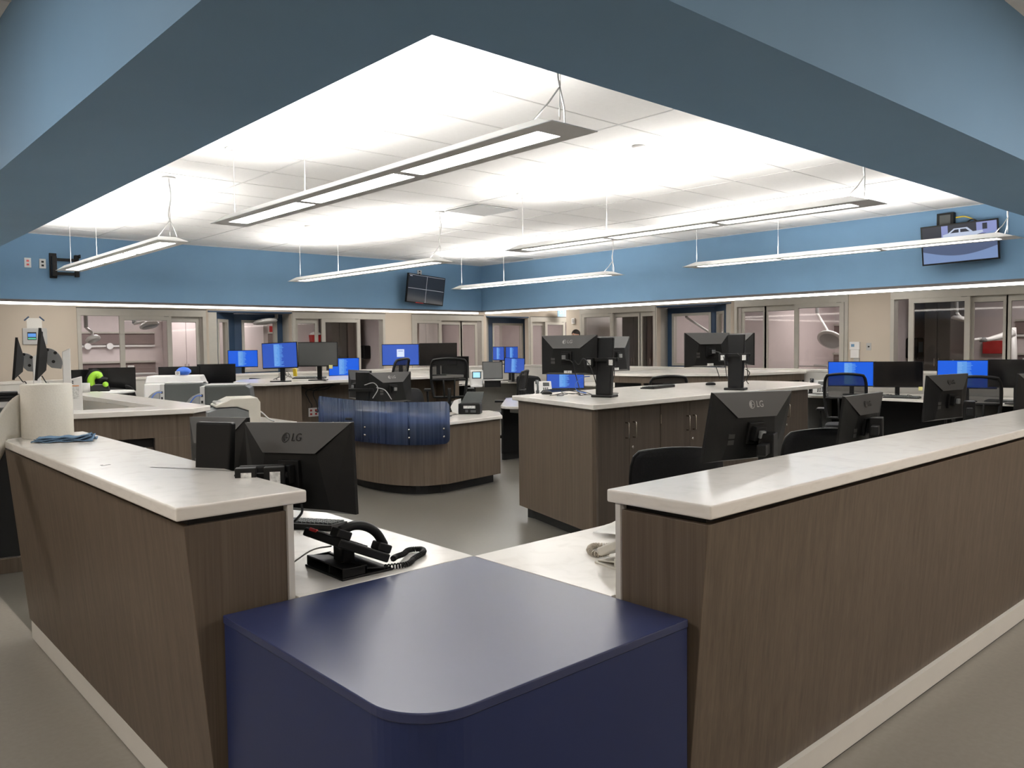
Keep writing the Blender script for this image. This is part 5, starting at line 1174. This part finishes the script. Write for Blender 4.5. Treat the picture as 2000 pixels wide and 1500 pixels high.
headwall(8,'headwall with clock-like gauge behind the tilted exam lamp','y',yr(1650),yr(1596))
headwall(9,'headwall at the right picture edge behind the glass doors','y',yr(2040),yr(1972))
def exam_light(label,P,Q,C,r,tiltax,nrm=None):
    t=thing('exam_light',label,'exam lamp',tuple(C),0,'exam lamps in the patient rooms')
    a=MB(); a.T=Matrix.Translation(-Vector(C)); a.tube([(P[0],P[1],2.62),P],.035,LGREY,10); a.tube([P,Q],.028,WHITEP,10); a.tube([Q,(C[0],C[1],C[2]+.06)],.02,WHITEP,8); a.build('arm',t)
    R_=Matrix.Rotation(tiltax,4,'X')@Matrix.Rotation(tiltax*.5,4,'Y') if nrm is None else Vector(nrm).to_track_quat('-Z','Y').to_matrix().to_4x4()
    h=MB(); h.T=R_; h.lathe([(r*.4,.06),(r*.8,.05),(r,.02),(r*1.02,0),(r*.96,-.02),(r*.5,-.03)],WHITEP,(0,0,0),28); h.build('lamp_head',t)
    h=MB(); h.T=R_; h.lathe([(r*.80,-.031),(r*.80,-.028)],LGREY,(0,0,0),24); h.build('lamp_face',t)
exam_light('tilted round exam lamp behind the right glass door',at(1596,612,17.4),at(1617,647,17.0),at(1622,664,16.8),.27,-.95,(-.60,-.02,-.62))
exam_light('exam lamp arm seen in the blue right recess window',at(1341,620,18.6),at(1384,648,18.1),at(1400,655,17.9),.22,-.2)
exam_light('exam lamp under the ceiling of the leftmost patient room',at(262,632,15.9),at(283,629,15.8),at(292,636,15.7),.18,-.3)
exam_light('exam lamp head low in the leftmost room beside the door jamb',at(168,640,15.3),at(180,650,15.2),at(182,663,15.2),.13,-.4)
exam_light('round exam lamp seen in the left recess window',at(540,622,17.3),at(530,624,17.2),at(518,629,17.1),.25,-.15)
exam_light('exam lamp edge near the middle stile of the far right doors',at(1868,610,15.0),at(1872,615,15.0),at(1876,624,15.0),.16,.2)
def shelf(label,u,v,D,rz,w=.5):
    p=at(u,v,D); t=thing('wall_shelf',label,'shelf',tuple(p),rz,'white wall shelves in the patient rooms')
    MB().prism([(-w/2,-.25),(w/2,-.25),(w/2,.0),(-w/2,.0)],0,.03,WHITEP).build('board',t,bev=.004)
    for s in (-1,1): MB().add([(s*w*.35-.01,0,0),(s*w*.35+.01,0,0),(s*w*.35-.01,-.18,0),(s*w*.35+.01,-.18,0),(s*w*.35-.01,0,-.12),(s*w*.35+.01,0,-.12)],[(0,2,4),(1,5,3),(0,1,3,2),(2,3,5,4),(0,4,5,1)],LGREY).build('bracket',t)
def back_shelf(label,u,v,w): 
    p=ony(u,v,YD+3.695); return shelf(label,u,v,1,0,w) if False else p
def on_back_left(u,v): return ony(u,v,YD+3.7)
def on_back_right(u,v): return onx(u,v,XE-.12)
for (lab_,p_,rz_,w_) in (('white wall shelf above the black towel dispenser',on_back_left(726,648),0,.42),('white wall shelf in the far left recess room',on_back_left(1000,650),0,.45),('white wall shelf behind the glass right of the person',on_back_right(1168,640),-PI/2,.6)):
    t=thing('wall_shelf',lab_,'shelf',tuple(p_),rz_,'white wall shelves in the patient rooms'); w=w_
    MB().box(-w/2,w/2,-.28,0,0,.03,WHITEP).build('board',t,bev=.004)
    for s in (-1,1): MB().add([(s*w*.35-.01,0,0),(s*w*.35+.01,0,0),(s*w*.35-.01,-.2,0),(s*w*.35+.01,-.2,0),(s*w*.35-.01,0,-.14),(s*w*.35+.01,0,-.14)],[(0,2,4),(1,5,3),(0,1,3,2),(2,3,5,4),(0,4,5,1)],LGREY).build('bracket',t)
def tall_cab(label,x0,x1,y0,y1,z1,m=WOODD,front='-y'):
    t=thing('tall_cabinet',label,'cabinet',((x0+x1)/2,(y0+y1)/2,0)); w,d=(x1-x0)/2,(y1-y0)/2
    MB().box(-w,w,-d,d,0,z1,m).build('carcass',t,bev=.003)
    if front=='-y':
        for s in (-1,1): dd=MB().box(min(s*w,s*.003)+.004,max(s*w,s*.003)-.004,-d-.02,-d,.08,z1-.03,m).build('door',t,bev=.002); MB().box(s*.04-.006,s*.04+.006,-d-.045,-d-.02,1.0,1.15,CHROME).build('handle',dd)
    else:
        for s in (-1,1): dd=MB().box(-w-.02,-w,min(s*d,s*.003)+.004,max(s*d,s*.003)-.004,.08,z1-.03,m).build('door',t,bev=.002); MB().box(-w-.045,-w-.02,s*.04-.006,s*.04+.006,1.0,1.15,CHROME).build('handle',dd)
GLM=mat('dark grey brown laminate',(.075,.068,.06),.45)
tall_cab('tall dark cabinet behind the second left glass doors',ony(648,650,YD+3).x,ony(676,650,YD+3).x,YD+3.0,YD+3.69,2.3,GLM)
tall_cab('tall brown cabinet beside the dark one behind the second left doors',ony(677,650,YD+3).x+.03,ony(702,650,YD+3).x,YD+3.0,YD+3.69,2.3,mat('brown laminate',(.16,.13,.11),.45))
tall_cab('tall dark cabinet behind the glass doors right of the corridor corner',15.65,16.3,yr(1262,1.25),min(13.8,yr(1216,1.25)),2.3,GLM,'-x')
tall_cab('tall dark reddish cabinet at the end of the glass doors by the blue recess',15.65,16.3,yr(1283,1.25),yr(1263,1.25)-.03,2.3,mat('reddish brown laminate',(.11,.075,.065),.45),'-x')
tall_cab('large dark cabinet wall behind the far right glass doors',XE-1.3,XE-.13,yr(1853,2.4),yr(1802,2.4),2.35,GLM,'-x')
tall_cab('tall dark cabinet behind the glass doors at the corridor end',ony(1043,650,YD+2.6).x,ony(1064,650,YD+2.6).x,YD+2.6,YD+3.6,2.3,GLM)
tall_cab('tall white wardrobe behind the third left glass doors',xr(812,3),xr(858,3),YD+3.1,YD+3.69,2.4,WHITEW)
tall_cab('tall white wardrobe in the leftmost room, right side',xr(338,3),xr(392,3),YD+3.1,YD+3.69,2.4,PINKW)
tall_cab('tall white wardrobe behind the double glass doors on the right',XE-.7,XE-.13,yr(1550,3),yr(1500,3),2.4,PINKW,'-x')
# dispensers inside the rooms
def dispenser(label,C,rz,w,h,m,win=None):
    t=thing('towel_dispenser',label,'dispenser',tuple(C),rz,'black towel dispensers in the rooms')
    MB().box(-w/2,w/2,-.22,0,-h/2,h/2,m).build('case',t,bev=.035,seg=4); MB().box(-w*.35,w*.35,-.225,-.20,-h/2-.01,-h/2+.03,SLATE).build('outlet_slot',t)
    if win: MB().box(-w*.25,w*.3,-.226,-.219,-h*.2,h*.3,win).build('window',t,bev=.01)
for (lab_,u,v,xw,side,w,h) in (('black towel dispenser beside the second left glass doors',718,688,11.70,1,.34,.36),):
    p=onx(u,v,xw-.0); 
    y=p.y; dispenser(lab_,(xw,min(max(y,YD+.9),YD+3.3),p.z),-PI/2,w,h,BLACKP)
p=ony(1776,680,6.85); t_=dispenser('black dispenser with blue window behind the far right glass doors',(p.x,6.85,p.z),0,.38,.42,BLACKP,mat('pale blue plastic window',(.15,.24,.38),.2))
p=on_back_left(612,660); t=thing('sharps_container','red container with white lid seen through the second left doors','container',(p.x,YD+3.7,p.z)); MB().prism([(-.11,-.16),(.11,-.16),(.11,0),(-.11,0)],-.17,.08,RED,top=[(-.14,-.18),(.14,-.18),(.14,0),(-.14,0)]).build('body',t,bev=.01); MB().lathe([(.15,.08),(.14,.12),(.05,.16)],WHITEP,(0,-.12,0),20).build('lid',t)
p=on_back_left(529,643); plate((p.x,YD+3.69,p.z),0,'red wall switch seen through the left recess window',kind='wall_switch',w=.09,h=.16,m=RED,red=True,cat='switch')
p=at(1937,662,15.2)
t=thing('equipment_arm','white jointed equipment arm behind the far right glass doors','equipment arm',(p.x,p.y,0))
def q_(u,v,D=15.2): a_=at(u,v,D); return (a_.x-p.x,a_.y-p.y,a_.z)
a=MB(); a.tube([q_(1978,650),q_(1955,657),q_(1930,663),q_(1912,662)],.045,WHITEP,10,rr=[.09,.06,.04,.03]); a.tube([q_(1912,662),q_(1895,665)],.025,WHITEP,8); a.build('arm',t); a=MB(); a.tube([q_(1978,640),q_(1980,700),(q_(1980,760)[0],q_(1980,760)[1],0)],.06,WHITEP,10); a.build('post',t)
a=MB(); a.lathe([(.06,0),(.07,.05),(.03,.09)],GREYP,q_(1920,668),12); a.build('joint',t)
p=on_back_right(1942,678); o=MB().box(-.18,.18,-.12,0,-.13,.13,RED).build('red_glove_box',bev=.01); o.location=(XE-.12,p.y,p.z); o.rotation_euler=(0,0,-PI/2); tag(o,'red box on the wall under the white equipment arm','box')
# beds (white stretcher edges)
def bed(label,C,rz):
    t=thing('stretcher_bed',label,'bed',tuple(C),rz,'white stretcher beds in the rooms')
    MB().box(-1.0,1.0,-.38,.38,.62,.78,WHITEP).build('mattress',t,bev=.05,seg=4); MB().box(-1.0,1.0,-.36,.36,.50,.61,LGREY).build('frame',t,bev=.01)
    MB().prism([(.55,-.3),(.95,-.3),(.95,.3),(.55,.3)],.78,.88,PAPER).build('pillow',t,bev=.04,seg=4)
    for x in (-.8,.8):
        for y in (-.3,.3):
            w=MB(); w.tube([(x,y,.06),(x,y,.50)],.025,STEEL,8); w.build('leg',t); w=MB(); w.T=Matrix.Translation((x,y,.06))@Matrix.Rotation(PI/2,4,'X'); w.cyl((0,0),.06,-.02,.02,BLACKP,14); w.build('caster',t)
    for s in (-1,1):
        r=MB(); r.tube([(-.5,s*.40,.62),(-.5,s*.40,.98),(.4,s*.40,.98),(.4,s*.40,.62)],.014,LGREY,8); r.build('side_rail',t)
bed('white stretcher bed in the leftmost patient room',(ony(270,700,YD+2.5).x,YD+2.3,0),0)
bed('white stretcher bed behind the double glass doors on the right',(XD+2.3,onx(1590,690,XD+2.3).y,0),PI/2)
# ================================================================== person in the far corridor
def skin_body(name,verts,edges,radii,m,parent,sub=2):
    me=bpy.data.meshes.new(name); me.from_pydata(verts,edges,[]); o=bpy.data.objects.new(name,me); COL.objects.link(o); o.parent=parent
    sk=o.modifiers.new('skin','SKIN'); 
    if not me.skin_vertices: me.attributes.new('skin','FLOAT_VECTOR','POINT')
    return o
def ellip(mb,c,rx,ry,rz,m,nu=20,nv=12,f_=None):
    vs=[]; 
    for j in range(nv+1):
        th=PI*j/nv
        for i in range(nu):
            ph=2*PI*i/nu; v=Vector((math.sin(th)*math.cos(ph),math.sin(th)*math.sin(ph),math.cos(th)))
            s=f_(v) if f_ else 1
            vs.append((c[0]+rx*v.x*s,c[1]+ry*v.y*s,c[2]+rz*v.z*s))
    mb.add(vs,[(j*nu+i,(j+1)*nu+i,(j+1)*nu+(i+1)%nu,j*nu+(i+1)%nu) for j in range(nv) for i in range(nu)],m,True); return mb
def body_rings(mb,rings,m,seg=20):
    """rings=[(cx,cy,z,rx,ry)]"""
    vs=[(cx+rx*math.cos(2*PI*k/seg),cy+ry*math.sin(2*PI*k/seg),z) for cx,cy,z,rx,ry in rings for k in range(seg)]; n=len(rings)
    mb.add(vs,[(i*seg+k,i*seg+(k+1)%seg,(i+1)*seg+(k+1)%seg,(i+1)*seg+k) for i in range(n-1) for k in range(seg)]+[tuple(range(seg))[::-1],tuple(range((n-1)*seg,n*seg))],m,True)
P_=at(1124,650,17.8)
t=thing('person','dark-haired person standing beyond the island, only the top of the head showing','person',(P_.x,P_.y,0),face_yaw(P_,-35))
# continuous body: head on neck on torso, arms and legs from one remeshed surface
b=MB()
ellip(b,(0,0,1.70),.078,.098,.118,SKIN,f_=lambda v:1-.10*max(0,-v.z)*(1 if v.y>0 else .4))
body_rings(b,[(0,.01,1.46,.060,.060),(0,.005,1.52,.054,.056),(0,0,1.62,.052,.056)],SKIN)
body_rings(b,[(0,.0,.90,.17,.12),(0,0,1.0,.165,.115),(0,0,1.12,.15,.11),(0,0,1.28,.18,.12),(0,.0,1.40,.20,.115),(0,.01,1.47,.11,.08),(0,.01,1.50,.06,.06)],SKIN)
for s in (-1,1):
    b.tube([(s*.17,0,1.42),(s*.21,.01,1.36),(s*.235,.02,1.13),(s*.235,-.02,.90),(s*.235,-.03,.84)],.05,SKIN,12,rr=[.055,.055,.043,.030,.027])
    b.tube([(s*.235,-.03,.85),(s*.235,-.04,.76)],.03,SKIN,10,rr=[.027,.034])
    for q,(dx,L_) in enumerate(((-.024,.070),(-.008,.080),(.008,.076),(.024,.060))): b.tube([(s*.235,-.04+dx,.77),(s*.235-.0,-.045+dx,.77-L_*.55),(s*.228,-.048+dx,.77-L_)],.009,SKIN,8,rr=[.010,.009,.007])
    b.tube([(s*.232,-.062,.82),(s*.225,-.085,.785),(s*.222,-.090,.755)],.01,SKIN,8,rr=[.012,.010,.008])
    b.tube([(s*.09,0,.95),(s*.10,0,.80),(s*.10,.0,.50),(s*.10,.02,.28),(s*.10,.02,.09)],.08,SKIN,14,rr=[.095,.088,.060,.055,.040])
ellip(b,(0,-.100,1.69),.014,.022,.028,SKIN,12,8)
for s in (-1,1): ellip(b,(s*.080,.005,1.695),.010,.022,.032,SKIN,10,8)
bo=b.build('body',t); md=bo.modifiers.new('join','REMESH'); md.mode='VOXEL'; md.voxel_size=.007; md.use_smooth_shade=True
e=MB()
for s in (-1,1): ellip(e,(s*.030,-.088,1.712),.013,.009,.009,WHITEP,12,8); ellip(e,(s*.030,-.0965,1.712),.005,.003,.005,BLACKP,10,6)
e.build('eyes',t); e=MB(); ellip(e,(0,-.092,1.642),.026,.010,.008,mat('lips',(.40,.14,.12),.5),14,8); e.build('mouth',t)
hh=MB(); ellip(hh,(0,.016,1.738),.092,.105,.098,HAIR,24,14,lambda v:1 if v.z>-.15 or v.y>.1 else .80); hh.build('hair',t)
c=MB(); body_rings(c,[(0,0,.84,.185,.135),(0,0,.95,.182,.132),(0,0,1.12,.17,.125),(0,0,1.28,.198,.135),(0,0,1.40,.215,.128),(0,.008,1.475,.12,.09)],SCRUB,28)
for s in (-1,1): c.tube([(s*.15,0,1.42),(s*.215,.01,1.36),(s*.24,.02,1.16)],.07,SCRUB,14,rr=[.07,.068,.062])
c.build('scrub_top',t)
c=MB(); body_rings(c,[(0,0,.80,.18,.13),(0,0,.97,.172,.124)],SCRUB,24)
for s in (-1,1): c.tube([(s*.09,0,.90),(s*.10,0,.78),(s*.10,0,.5),(s*.10,.02,.12)],.09,SCRUB,16,rr=[.10,.10,.078,.070])
c.build('trousers',t)
for s in (-1,1): MB().prism([(s*.10-.045,-.16),(s*.10+.045,-.16),(s*.10+.045,.10),(s*.10-.045,.10)],0,.09,BLACKP,top=[(s*.10-.035,-.12),(s*.10+.035,-.12),(s*.10+.038,.09),(s*.10-.038,.09)]).build('shoe',t,bev=.02,seg=3)

W=bpy.data.worlds.new('world'); SC.world=W; W.use_nodes=True
W.node_tree.nodes['Background'].inputs[0].default_value=(.9,.93,1,1); W.node_tree.nodes['Background'].inputs[1].default_value=.02
